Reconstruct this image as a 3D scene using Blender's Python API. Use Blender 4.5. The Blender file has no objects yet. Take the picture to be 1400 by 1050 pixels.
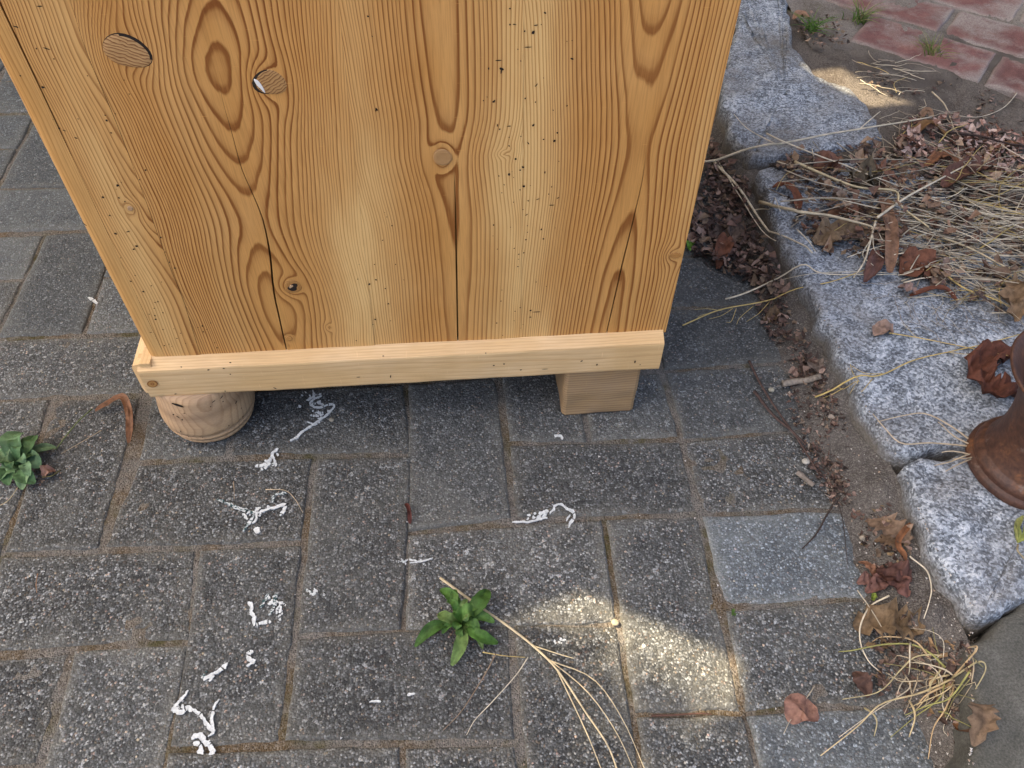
import bpy, math, random
import numpy as np
from mathutils import Matrix, Vector

# ------------------------------------------------------------------ camera, world, sun, exposure
scene = bpy.context.scene
COL = scene.collection
FPX, PITCH, YAW, ROLL = 1097.32, 0.87723, 0.080974, 0.016002
CAM = np.array([-0.03029, -0.42929, 0.75595])
_cp, _sp = math.cos(PITCH), math.sin(PITCH)
FW = np.array([math.sin(YAW)*_cp, math.cos(YAW)*_cp, -_sp])
_r = np.array([math.cos(YAW), -math.sin(YAW), 0.0]); _u = np.cross(_r, FW)
RT = math.cos(ROLL)*_r + math.sin(ROLL)*_u
UP = -math.sin(ROLL)*_r + math.cos(ROLL)*_u
cam = bpy.data.cameras.new('camera')
cam.sensor_width = 36.0; cam.lens = FPX/1400*36; cam.clip_start = 0.02; cam.clip_end = 500
co = bpy.data.objects.new('camera', cam); COL.objects.link(co)
co.matrix_world = Matrix(((RT[0], UP[0], -FW[0], CAM[0]), (RT[1], UP[1], -FW[1], CAM[1]), (RT[2], UP[2], -FW[2], CAM[2]), (0, 0, 0, 1)))
scene.camera = co

SUN_EL = math.radians(58)
SUN_AZ = np.array([-1.0, 0.22]); SUN_AZ /= np.linalg.norm(SUN_AZ)
SUN_DIR = np.array([SUN_AZ[0]*math.cos(SUN_EL), SUN_AZ[1]*math.cos(SUN_EL), math.sin(SUN_EL)])
world = bpy.data.worlds.new('World'); scene.world = world; world.use_nodes = True
wn = world.node_tree; bg = wn.nodes['Background']
sky = wn.nodes.new('ShaderNodeTexSky'); sky.sky_type = 'NISHITA'; sky.sun_disc = False
sky.sun_elevation = SUN_EL; sky.sun_rotation = math.atan2(SUN_AZ[0], SUN_AZ[1])
sky.air_density = 0.8; sky.dust_density = 7.0; sky.ozone_density = 0.3
wn.links.new(sky.outputs[0], bg.inputs[0]); bg.inputs[1].default_value = 0.15
sl = bpy.data.lights.new('sun', 'SUN'); sl.energy = 5.0; sl.angle = math.radians(0.3); sl.color = (1.0, 0.82, 0.56)
so = bpy.data.objects.new('sun', sl); COL.objects.link(so)
so.rotation_euler = Vector(SUN_DIR).to_track_quat('Z', 'Y').to_euler(); so.location = (-4, 1, 6)
vs = scene.view_settings
vs.view_transform = 'Standard'; vs.look = 'None'; vs.gamma = 1.0; vs.exposure = 1.72; vs.use_curve_mapping = False

random.seed(7); rng = np.random.default_rng(7)

# ------------------------------------------------------------------ helpers
def ray(px, py):
    return FW + RT*(px-700)/FPX - UP*(py-525)/FPX
def at(px, py, z=0.0):
    d = ray(px, py); t = (z-CAM[2])/d[2]; return CAM + t*d
CYAW = 0.0132                                              # the cabinet's own small turn
CX, CY = math.cos(CYAW), math.sin(CYAW)
def panel_at(px, py, y0=0.152):                             # point on the cabinet's side: (along, height)
    n = np.array([-CY, CX, 0]); d = ray(px, py); t = ((np.array([0, y0, 0])-CAM)@n)/(d@n); P = CAM+t*d
    return P[0]*CX + P[1]*CY, P[2]

class Noise:
    def __init__(s, seed): s.t = np.random.default_rng(seed).random((64, 64))*2-1
    def __call__(s, x, y):
        x = np.asarray(x, float); y = np.asarray(y, float)
        xi = np.floor(x).astype(int); yi = np.floor(y).astype(int); fx = x-xi; fy = y-yi
        fx = fx*fx*(3-2*fx); fy = fy*fy*(3-2*fy); T = s.t
        a = T[xi % 64, yi % 64]; b = T[(xi+1) % 64, yi % 64]; c = T[xi % 64, (yi+1) % 64]; d = T[(xi+1) % 64, (yi+1) % 64]
        return (a*(1-fx)+b*fx)*(1-fy) + (c*(1-fx)+d*fx)*fy
N1, N2, N3, N4 = Noise(1), Noise(2), Noise(3), Noise(4)

def link_mesh(name, verts, faces, mat=None, parent=None, smooth=True, loc=None, attrs=None, cols=None):
    me = bpy.data.meshes.new(name)
    v = np.asarray(verts, float)
    if loc is not None: v = v-np.asarray(loc)
    me.from_pydata(v.tolist(), [], faces if isinstance(faces, list) else faces.tolist()); me.update()
    if smooth: me.polygons.foreach_set('use_smooth', [True]*len(me.polygons))
    if attrs:
        for k, a in attrs.items():
            at_ = me.attributes.new(k, 'FLOAT', 'POINT'); at_.data.foreach_set('value', np.asarray(a, np.float32))
    if cols is not None:
        c = np.ones((len(v), 4), np.float32); c[:, :3] = cols
        ca = me.attributes.new('col', 'FLOAT_COLOR', 'POINT'); ca.data.foreach_set('color', c.ravel())
    if mat: me.materials.append(mat)
    o = bpy.data.objects.new(name, me); COL.objects.link(o)
    if loc is not None: o.location = loc
    if parent:
        o.parent = parent
        o.matrix_parent_inverse = Matrix.Identity(4)
    return o
def tag(o, label=None, cat=None, group=None, kind=None):
    if label: o['label'] = label
    if cat: o['category'] = cat
    if group: o['group'] = group
    if kind: o['kind'] = kind
    return o
def empty(name, loc=(0, 0, 0), rz=0):
    o = bpy.data.objects.new(name, None); COL.objects.link(o); o.location = loc; o.rotation_euler = (0, 0, rz); o.empty_display_size = .05
    return o
def grid_faces(nu, nv, base=0):                             # nu x nv vertices, index i*nv+j
    i, j = np.meshgrid(np.arange(nu-1), np.arange(nv-1), indexing='ij'); a = (i*nv+j).ravel()+base
    return np.stack([a, a+nv, a+nv+1, a+1], 1)
def smooth_path(pts, n):
    P = np.asarray(pts, float)
    if len(P) == 2: t = np.linspace(0, 1, n)[:, None]; return P[0]*(1-t)+P[1]*t
    Q = np.vstack([2*P[0]-P[1], P, 2*P[-1]-P[-2]]); out = []
    for s in np.linspace(0, len(P)-1-1e-6, n):
        k = int(s); t = s-k; a, b, c, d = Q[k], Q[k+1], Q[k+2], Q[k+3]
        out.append(.5*(2*b+(c-a)*t+(2*a-5*b+4*c-d)*t*t+(3*b-a-3*c+d)*t**3))
    return np.array(out)
def tube_geo(P, R, sides=5, base=0):
    P = np.asarray(P, float); n = len(P); R = np.broadcast_to(np.asarray(R, float), (n,))
    T = np.gradient(P, axis=0); T /= np.linalg.norm(T, axis=1)[:, None]+1e-12
    up = np.where(np.abs(T[:, 2:3]) > .9, np.array([[1., 0, 0]]), np.array([[0, 0, 1.]]))
    A = np.cross(T, up); A /= np.linalg.norm(A, axis=1)[:, None]; B = np.cross(A, T)
    ang = np.arange(sides)*2*math.pi/sides
    V = P[:, None, :] + R[:, None, None]*(np.cos(ang)[None, :, None]*A[:, None, :]+np.sin(ang)[None, :, None]*B[:, None, :])
    F = []
    for i in range(n-1):
        for k in range(sides):
            F.append([base+i*sides+k, base+i*sides+(k+1) % sides, base+(i+1)*sides+(k+1) % sides, base+(i+1)*sides+k])
    F.append([base+k for k in range(sides)][::-1]); F.append([base+(n-1)*sides+k for k in range(sides)])
    return V.reshape(-1, 3), F
class Geo:                                                  # collects pieces of one mesh
    def __init__(s): s.v = []; s.f = []; s.c = []; s.n = 0
    def add(s, V, F, col=None):
        V = np.asarray(V, float); s.v.append(V); s.f += [[k+s.n for k in f] for f in (F.tolist() if isinstance(F, np.ndarray) else F)]; s.n += len(V)
        s.c.append(np.broadcast_to(np.asarray(col if col is not None else (1, 1, 1), float), (len(V), 3)))
    def tube(s, P, R, col=None, sides=5): V, F = tube_geo(P, R, sides); s.add(V, F, col)
    def build(s, name, mat, parent=None, smooth=True, loc=None):
        return link_mesh(name, np.vstack(s.v), s.f, mat, parent, smooth, loc, cols=np.vstack(s.c))
def lathe(profile, n=48):
    V = []; F = []; m = len(profile)
    for k in range(n):
        a = 2*math.pi*k/n
        for r, z in profile: V.append((r*math.cos(a), r*math.sin(a), z))
    for k in range(n):
        for i in range(m-1):
            F.append([k*m+i, ((k+1) % n)*m+i, ((k+1) % n)*m+i+1, k*m+i+1])
    F.append([k*m for k in range(n)][::-1]); F.append([k*m+m-1 for k in range(n)])
    return np.array(V), F

# ------------------------------------------------------------------ node helpers
def new_mat(name):
    m = bpy.data.materials.new(name); m.use_nodes = True
    return m, NT(m.node_tree)
class NT:
    def __init__(s, t): s.t = t; s.b = t.nodes['Principled BSDF']; s.out = t.nodes['Material Output']
    def n(s, typ, **kw):
        x = s.t.nodes.new(typ)
        for k, v in kw.items(): setattr(x, k, v)
        return x
    def l(s, a, b): s.t.links.new(a, b)
    def set(s, inp, v):
        if hasattr(v, 'is_linked') or hasattr(v, 'links'): s.l(v, inp)
        else: inp.default_value = v
    def math(s, op, a, b=0.0, c=0.0, clamp=False):
        x = s.n('ShaderNodeMath', operation=op, use_clamp=clamp)
        for i, v in enumerate((a, b, c)): s.set(x.inputs[i], v)
        return x.outputs[0]
    def pos(s): return s.n('ShaderNodeNewGeometry').outputs['Position']
    def obj(s): return s.n('ShaderNodeTexCoord').outputs['Object']
    def mapping(s, vec, scale=(1, 1, 1), loc=(0, 0, 0), rot=(0, 0, 0)):
        x = s.n('ShaderNodeMapping'); s.l(vec, x.inputs[0]); x.inputs['Scale'].default_value = scale; x.inputs['Location'].default_value = loc; x.inputs['Rotation'].default_value = rot
        return x.outputs[0]
    def noise(s, vec, scale, detail=3, rough=.55, dist=0.0):
        x = s.n('ShaderNodeTexNoise'); s.l(vec, x.inputs['Vector']); x.inputs['Scale'].default_value = scale; x.inputs['Detail'].default_value = detail
        x.inputs['Roughness'].default_value = rough; x.inputs['Distortion'].default_value = dist
        return x.outputs['Fac']
    def voronoi(s, vec, scale, feature='F1', rnd=1.0):
        x = s.n('ShaderNodeTexVoronoi', feature=feature); s.l(vec, x.inputs['Vector']); x.inputs['Scale'].default_value = scale; x.inputs['Randomness'].default_value = rnd
        return x
    def ramp(s, fac, stops, interp='LINEAR'):
        x = s.n('ShaderNodeValToRGB'); x.color_ramp.interpolation = interp; e = x.color_ramp.elements
        while len(e) < len(stops): e.new(.5)
        for k, (p, c) in enumerate(stops):
            e[k].position = p; e[k].color = (c, c, c, 1) if isinstance(c, (int, float)) else (*c, 1)
        s.set(x.inputs[0], fac); return x.outputs[0]
    def mix(s, fac, a, b, mode='MIX'):
        x = s.n('ShaderNodeMix', data_type='RGBA', blend_type=mode); s.set(x.inputs[0], fac)
        for i, v in ((6, a), (7, b)):
            s.set(x.inputs[i], (*v, 1) if isinstance(v, tuple) and len(v) == 3 else v)
        return x.outputs[2]
    def attr(s, name, kind='GEOMETRY', out='Fac'):
        x = s.n('ShaderNodeAttribute', attribute_name=name, attribute_type=kind); return x.outputs[out]
    def bump(s, h, strength=.5, dist=.001, normal=None):
        x = s.n('ShaderNodeBump'); x.inputs['Strength'].default_value = strength; x.inputs['Distance'].default_value = dist; s.l(h, x.inputs['Height'])
        if normal is not None: s.l(normal, x.inputs['Normal'])
        return x.outputs[0]
    def sep(s, c):
        x = s.n('ShaderNodeSeparateColor'); s.l(c, x.inputs[0]); return x.outputs
    def finish(s, col, rough=.8, normal=None, spec=.4, sub=None):
        s.set(s.b.inputs['Base Color'], (*col, 1) if isinstance(col, tuple) else col); s.set(s.b.inputs['Roughness'], rough)
        s.b.inputs['Specular IOR Level'].default_value = spec
        if normal is not None: s.l(normal, s.b.inputs['Normal'])

# ------------------------------------------------------------------ materials
def mat_pine(name, light, dark, contrast=1.0, fibre_axis='z', rough=.42, grey=0.0):
    m, t = new_mat(name); P = t.obj()
    sc = {'z': (1, 1, .035), 'x': (.035, 1, 1), 'y': (1, .035, 1)}[fibre_axis]
    fine = t.noise(t.mapping(P, tuple(k*900 for k in sc)), 1.0, 2, .6)
    wob = t.noise(t.mapping(P, tuple(k*90 for k in sc)), 1.0, 2, .5)
    ring = t.math('ADD', t.attr('ring'), t.math('MULTIPLY', t.math('SUBTRACT', wob, .5), .55))
    fr = t.math('FRACT', ring); idn = t.n('ShaderNodeTexWhiteNoise', noise_dimensions='1D'); t.l(t.math('FLOOR', ring), idn.inputs['W'])
    # each ring: pale early wood deepening to a dark late wood line with a sharp far side
    w = t.ramp(fr, [(0, .14), (.05, 0.0), (.46, .08), (.68, .36), (.80, .92), (.93, 1.0), (1.0, .25)])
    w = t.math('MULTIPLY', w, t.math('MULTIPLY_ADD', idn.outputs['Value'], .42, .78))
    w = t.math('MULTIPLY', w, t.math('MULTIPLY', t.attr('tone'), contrast), clamp=True)
    patch = t.noise(t.mapping(P, tuple(k*16 for k in sc)), 1.0, 3, .6)
    blot = t.noise(P, 9.0, 3, .6)
    lc = t.mix(t.ramp(patch, [(.35, 0.0), (.7, 1.0)]), light, tuple(a*b for a, b in zip(light, (.84, .76, .62))))
    lc = t.mix(t.math('MULTIPLY', t.ramp(blot, [(.45, 0.0), (.75, 1.0)]), .45), lc, tuple(min(1, a*b) for a, b in zip(light, (1.10, 1.18, 1.4))))
    c = t.mix(w, lc, dark)
    c = t.mix(t.math('MULTIPLY', t.ramp(fine, [(.3, 1.0), (.55, 0.0)]), .22), c, tuple(a*.6 for a in dark), 'MIX')
    c = t.mix(t.math('MULTIPLY', t.ramp(fine, [(.55, 0.0), (.8, 1.0)]), .25), c, tuple(min(1, a*1.15) for a in light), 'MIX')
    pale = t.attr('pale'); c = t.mix(t.math('MULTIPLY', pale, t.ramp(t.noise(t.mapping(P, (14, 14, 5)), 1.0, 4, .65), [(.3, .45), (.6, 1.0)])), c, t.mix(t.math('MULTIPLY', w, .85), (light[0]*1.24, light[1]*1.56, light[2]*2.1), (light[0]*.78, light[1]*.76, light[2]*.75)))
    dk = t.attr('dark'); c = t.mix(dk, c, (.10, .045, .02))
    if grey:
        g = t.noise(P, 30.0, 4, .6); c = t.mix(t.ramp(g, [(.3, 0.0), (.75, grey)]), c, (.26, .20, .15))
    sct = t.noise(t.mapping(P, (60, 60, 900) if fibre_axis == 'z' else (900, 60, 60)), 1.0, 1, .5)
    c = t.mix(t.math('MULTIPLY', t.ramp(sct, [(.74, 0.0), (.8, 1.0)]), .35), c, tuple(min(1, a*1.3) for a in light))
    h = t.math('ADD', t.math('MULTIPLY', w, .8), t.math('MULTIPLY', fine, .5))
    nb = t.bump(h, .35, .0004)
    nb = t.bump(blot, .12, .004, nb)
    t.finish(c, t.math('MULTIPLY_ADD', w, -.06, rough), nb, .35)
    return m
M = {}
PL, PD = (.615, .325, .100), (.220, .072, .014)
M['pine'] = mat_pine('waxed_pine', PL, PD)
M['pine_edge'] = mat_pine('pine_edge_board', (.60, .33, .105), (.30, .11, .022), .75)
M['pine_x'] = mat_pine('fresh_pine_board', (.76, .545, .29), (.56, .33, .145), .55, 'x', .5)
M['plug'] = mat_pine('knot_plug_wood', (.50, .30, .125), (.20, .085, .028), .9, 'x', .5)
M['pine_foot'] = mat_pine('turned_pine', (.56, .37, .20), (.31, .17, .08), .7, 'x', .55, .35)
M['pine_block'] = mat_pine('raw_wood_block', (.40, .265, .13), (.22, .13, .06), .8, 'x', .75, .35)
m, t = new_mat('dark_gap'); t.finish((.018, .011, .007), .9); M['gap'] = m
m, t = new_mat('white_filler'); t.finish((.78, .76, .72), .6); M['filler'] = m

def mat_paver():
    m, t = new_mat('exposed_aggregate_concrete'); P = t.pos()
    warp = t.n('ShaderNodeVectorMath', operation='ADD'); nz = t.n('ShaderNodeTexNoise'); t.l(P, nz.inputs['Vector']); nz.inputs['Scale'].default_value = 300
    t.l(P, warp.inputs[0]); sc = t.n('ShaderNodeVectorMath', operation='SCALE'); t.l(nz.outputs['Color'], sc.inputs[0]); sc.inputs['Scale'].default_value = .0016; t.l(sc.outputs[0], warp.inputs[1]); PW = warp.outputs[0]
    v1 = t.voronoi(PW, 500); v2 = t.voronoi(PW, 270)
    r1, g1, b1 = t.sep(v1.outputs['Color'])[:3]; r2, g2, b2 = t.sep(v2.outputs['Color'])[:3]
    gstops = [(0, .030), (.22, .060), (.45, .105), (.66, .165), (.83, .25), (.94, .40), (1, .60)]
    c1 = t.ramp(r1, gstops); c2 = t.ramp(r2, [(0, .035), (.35, .085), (.6, .16), (.85, .30), (1, .60)])
    big = t.math('GREATER_THAN', g2, .84)
    c = t.mix(big, c1, c2)
    tint = t.ramp(b1, [(0, (1.0, 1.0, 1.02)), (.6, (.98, 1.0, 1.03)), (.80, (1.08, 1.0, .90)), (.93, (1.0, .98, .95)), (.95, (1.4, .95, .80)), (1, (1.35, 1.1, .75))])
    c = t.mix(1.0, c, tint, 'MULTIPLY')
    d1 = t.math('MULTIPLY', v1.outputs['Distance'], 1.0); d2 = v2.outputs['Distance']
    crev = t.ramp(d1, [(.42, 0.0), (.72, 1.0)])
    c = t.mix(t.math('MULTIPLY', crev, .75), c, (.035, .034, .032))
    sm = t.attr('smooth', 'OBJECT'); tone = t.attr('paver_tone', 'OBJECT')
    # fine cement skin where the aggregate is not washed out
    fg = t.noise(P, 900, 3, .7); mid = t.noise(P, 55, 4, .65); lo = t.noise(P, 13, 3, .6)
    skin = t.ramp(fg, [(.25, (.05, .053, .055)), (.5, (.125, .13, .132)), (.75, (.27, .275, .27))])
    smf = t.math('MULTIPLY_ADD', t.math('SUBTRACT', mid, .5), .8, sm, clamp=True)
    c = t.mix(t.math('MULTIPLY', smf, .8), c, skin)
    c = t.mix(t.math('MULTIPLY', t.ramp(lo, [(.46, 0.0), (.72, 1.0)]), .32), c, (.25, .24, .215))       # dusty film
    c = t.mix(t.math('MULTIPLY', t.ramp(mid, [(.64, 0.0), (.78, 1.0)]), .28), c, (.34, .34, .33))
    c = t.mix(t.math('MULTIPLY', t.ramp(mid, [(.28, 1.0), (.42, 0.0)]), .45), c, (.035, .036, .036))
    ed = t.attr('edge'); edn = t.math('MULTIPLY', ed, t.ramp(t.noise(P, 60, 4, .6), [(.3, .25), (.6, 1.0)]))
    c = t.mix(t.math('MULTIPLY', edn, .62), c, t.ramp(t.noise(P, 700, 2), [(.3, (.13, .12, .10)), (.7, (.32, .295, .255))]))
    x = t.n('ShaderNodeMix', data_type='RGBA', blend_type='MULTIPLY'); x.inputs[0].default_value = 1; t.l(c, x.inputs[6])
    cc = t.n('ShaderNodeCombineColor'); [t.l(tone, cc.inputs[k]) for k in range(3)]; t.l(cc.outputs[0], x.inputs[7]); c = x.outputs[2]
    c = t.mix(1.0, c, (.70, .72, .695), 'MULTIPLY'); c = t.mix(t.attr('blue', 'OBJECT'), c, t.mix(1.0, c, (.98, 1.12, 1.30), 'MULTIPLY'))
    h = t.math('SUBTRACT', 1.0, d1); h = t.math('ADD', h, t.math('MULTIPLY', t.math('MULTIPLY', big, t.math('SUBTRACT', .8, d2)), .8))
    h = t.math('ADD', h, t.math('MULTIPLY', r1, .35)); hs = t.math('MULTIPLY', h, t.math('MULTIPLY_ADD', smf, -.75, 1.0)); hs = t.math('ADD', hs, t.math('MULTIPLY', fg, .35)); hs = t.math('ADD', hs, t.math('MULTIPLY', mid, 1.2))
    t.finish(c, .82, t.bump(hs, .9, .0015), .35)
    return m
M['paver'] = mat_paver()
def mat_sand(name, a, b, c_, moss, mossamt=.5):
    m, t = new_mat(name); P = t.pos()
    n1 = t.noise(P, 12, 4, .6); n2 = t.noise(P, 14, 3, .6); n2b = t.noise(P, 90, 3, .6); g = t.voronoi(P, 700); gr = t.sep(g.outputs['Color'])[0]
    c = t.mix(t.ramp(n1, [(.46, 0.0), (.62, 1.0)]), a, b)
    c = t.mix(t.ramp(gr, [(.5, 0.0), (1.0, .6)]), c, c_)
    c = t.mix(t.math('MULTIPLY', t.ramp(gr, [(0, 1.0), (.25, 0.0)]), .6), c, (.04, .033, .025))
    mm = t.math('MULTIPLY', t.ramp(n2, [(.5, 0.0), (.66, 1.0)]), t.ramp(n2b, [(.38, 0.0), (.6, mossamt)]))
    c = t.mix(mm, c, moss)
    if name == 'pale_sand':
        c = t.mix(t.attr('fade'), c, t.mix(t.ramp(n1, [(.35, 0.0), (.65, 1.0)]), (.140, .122, .104), (.080, .066, .055)))
    if name == 'sandy_joint':
        gs_ = t.mix(t.ramp(n1, [(.35, 0.0), (.65, 1.0)]), (.125, .114, .102), (.075, .067, .060)); gs_ = t.mix(t.ramp(gr, [(.5, 0.0), (1.0, .55)]), gs_, (.27, .25, .225)); c = t.mix(t.attr('gutter'), c, gs_)
    h = t.math('ADD', t.math('SUBTRACT', 1.0, g.outputs['Distance']), t.math('MULTIPLY', t.noise(P, 160, 4, .7), 2.5))
    t.finish(c, .95, t.bump(h, .9, .0018), .15)
    return m
M['joint'] = mat_sand('sandy_joint', (.150, .140, .124), (.125, .090, .052), (.27, .245, .21), (.075, .068, .026), .85)
M['soil'] = mat_sand('grey_soil', (.140, .122, .104), (.080, .066, .055), (.23, .205, .18), (.05, .042, .035), .5)
M['sandsoil'] = mat_sand('pale_sand', (.25, .225, .195), (.165, .145, .122), (.36, .325, .285), (.10, .09, .06), .3)
def mat_granite():
    m, t = new_mat('grey_granite'); P = t.pos()
    v = t.voronoi(P, 430); r, g, b = t.sep(v.outputs['Color'])[:3]
    n = t.noise(P, 320, 3, .72); n2 = t.noise(P, 42, 4, .65); n3 = t.noise(P, 9, 3, .6)
    f = t.math('ADD', t.math('MULTIPLY', r, .42), t.math('MULTIPLY', n, .62)); f = t.math('ADD', f, t.math('MULTIPLY', t.math('SUBTRACT', n2, .5), .75)); f = t.math('ADD', f, t.math('MULTIPLY', t.math('SUBTRACT', t.noise(P, 100, 3, .7), .5), .5))
    c = t.ramp(f, [(.22, (.075, .085, .10)), (.40, (.145, .167, .193)), (.55, (.29, .33, .375)), (.72, (.49, .54, .595)), (.95, (.68, .71, .74))])
    dirt = t.math('ADD', t.math('MULTIPLY', t.ramp(n3, [(.40, 0.0), (.68, .9)]), t.ramp(n2, [(.3, .3), (.6, 1.0)])), t.math('MULTIPLY', t.attr('dirt'), 1.0), clamp=True)
    c = t.mix(dirt, c, t.ramp(n, [(.3, (.10, .09, .075)), (.7, (.22, .20, .17))]))
    h = t.math('ADD', t.math('MULTIPLY', n2, 2.5), t.math('ADD', n, t.math('MULTIPLY', f, .6)))
    t.finish(c, .75, t.bump(h, .85, .0022), .4); return m
M['granite'] = mat_granite()
def mat_brick():
    m, t = new_mat('red_clay_brick'); P = t.pos()
    n = t.noise(P, 30, 4, .65); n2 = t.noise(P, 500, 3, .7); n3 = t.noise(P, 11, 4, .65)
    c = t.ramp(n, [(.3, (.115, .056, .052)), (.55, (.165, .080, .070)), (.75, (.21, .11, .092))])
    c = t.mix(1.0, c, t.ramp(n2, [(.3, .65), (.6, 1.05), (.8, 1.5)]), 'MULTIPLY')
    tone = t.attr('paver_tone', 'OBJECT'); cc = t.n('ShaderNodeCombineColor'); [t.l(tone, cc.inputs[k]) for k in range(3)]; c = t.mix(1.0, c, cc.outputs[0], 'MULTIPLY')
    sp = t.math('MULTIPLY', t.ramp(n3, [(.45, 0.0), (.64, 1.0)]), t.ramp(n2, [(.3, .45), (.55, 1.0)]))
    sp = t.math('ADD', sp, t.math('MULTIPLY', t.attr('edge'), .7), clamp=True)
    c = t.mix(t.math('MULTIPLY', sp, .85), c, t.ramp(n2, [(.3, (.20, .175, .155)), (.7, (.36, .325, .29))]))
    t.finish(c, .85, t.bump(t.math('ADD', n2, t.math('MULTIPLY', n, 2.0)), .6, .001), .3); return m
M['brick'] = mat_brick()
def mat_attr(name, rough=.7, varia=.5, scale=120, spec=.3, trans=0.0, bump=.4, streak=None):
    m, t = new_mat(name); P = t.pos(); c = t.attr('col', out='Color')
    n = t.noise(P if streak is None else t.mapping(P, streak), scale, 3, .65)
    c = t.mix(1.0, c, t.ramp(n, [(.25, 1-varia), (.5, 1.0), (.8, 1+varia)]), 'MULTIPLY')
    t.finish(c, rough, t.bump(n, bump, .0012), spec)
    if trans:
        tr = t.n('ShaderNodeBsdfTranslucent'); t.l(c, tr.inputs[0]); mx = t.n('ShaderNodeMixShader'); mx.inputs[0].default_value = trans
        t.l(t.b.outputs[0], mx.inputs[1]); t.l(tr.outputs[0], mx.inputs[2]); t.l(mx.outputs[0], t.out.inputs[0])
    return m
M['leaf'] = mat_attr('dry_leaf', .75, .45, 160, .25, .15)
M['straw'] = mat_attr('dry_straw', .6, .35, 90, .3, .1)
M['green'] = mat_attr('weed_leaf', .62, .5, 140, .25, .25)
M['twig'] = mat_attr('twig_bark', .85, .5, 200, .2)
M['paint'] = mat_attr('flaking_white_paint', .6, .18, 500, .3)
M['stone'] = mat_attr('pebble', .75, .4, 300, .3)
def mat_iron():
    m, t = new_mat('rusty_cast_iron'); P = t.obj()
    n = t.noise(P, 28, 5, .65); n2 = t.noise(P, 220, 3, .7)
    c = t.ramp(n, [(.3, (.045, .020, .013)), (.52, (.085, .038, .022)), (.66, (.16, .068, .026)), (.8, (.22, .10, .035))])
    c = t.mix(1.0, c, t.ramp(n2, [(.3, .65), (.7, 1.3)]), 'MULTIPLY')
    d = t.ramp(t.noise(P, 45, 4, .7), [(.62, 0.0), (.72, .55)]); c = t.mix(d, c, (.22, .18, .15))
    t.finish(c, .55, t.bump(t.math('ADD', n2, t.math('MULTIPLY', n, 2.0)), .45, .001), .45); return m
M['iron'] = mat_iron()
def mat_concrete():
    m, t = new_mat('dark_concrete'); P = t.pos(); n = t.noise(P, 24, 5, .65); n2 = t.noise(P, 480, 3, .7)
    c = t.ramp(n, [(.3, (.062, .062, .052)), (.6, (.098, .096, .082)), (.8, (.17, .165, .145))]); c = t.mix(1.0, c, t.ramp(n2, [(.25, .5), (.5, 1.0), (.8, 1.7)]), 'MULTIPLY')
    t.finish(c, .85, t.bump(t.math('ADD', n2, t.math('MULTIPLY', n, 2.0)), .7, .0012), .3); return m
M['concrete'] = mat_concrete()
m, t = new_mat('blocker_cloth'); tr = t.n('ShaderNodeBsdfTranslucent'); tr.inputs[0].default_value = (.62, .60, .56, 1); t.finish((.62, .60, .56), .9); mx = t.n('ShaderNodeMixShader'); mx.inputs[0].default_value = .45
t.l(t.b.outputs[0], mx.inputs[1]); t.l(tr.outputs[0], mx.inputs[2]); t.l(mx.outputs[0], t.out.inputs[0]); M['blocker_cloth'] = m  # translucent cloth for the added sheet that blocks the sun overhead

# ------------------------------------------------------------------ ground sheet and paving
U = 0.105
KZ = 0.06                                                    # height of the kerb's top
KX = lambda y: 0.4015 + .004*math.sin(7*y)                   # kerb face
def sheet(name, x0, x1, y0, y1, step, zf, mat, attrs=None):
    xs = np.arange(x0, x1+step/2, step); ys = np.arange(y0, y1+step/2, step); X, Y = np.meshgrid(xs, ys, indexing='ij')
    V = np.stack([X.ravel(), Y.ravel(), zf(X, Y).ravel()], 1); return link_mesh(name, V, grid_faces(len(xs), len(ys)), mat, attrs={k: f(X, Y).ravel() for k, f in (attrs or {}).items()})
g = link_mesh('ground', [(-60, -60, -.06), (60, -60, -.06), (60, 60, -.06), (-60, 60, -.06)], [[0, 1, 2, 3]], M['soil'], smooth=False)
tag(g, kind='structure')
def pave_z(X, Y):
    z = -.0024 + .0010*N1(X*48, Y*48) + .0008*N2(X*150, Y*150) + .0005*N3(X*13, Y*13)
    k = np.clip((X-.355)/.05, 0, 1); bank = k*k*(3-2*k)*(.037+.007*N4(X*30+9, Y*30)+.004*N3(X*80, Y*80))
    return z + bank + .003*N2(X*60, Y*60)*k
pv = sheet('pavement', -1.25, .42, -.55, 1.75, .0045, pave_z, M['joint'], {'gutter': lambda X, Y: np.clip((X-.335+.012*N2(X*40, Y*40))/.03, 0, 1)})
tag(pv, kind='structure')

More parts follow.
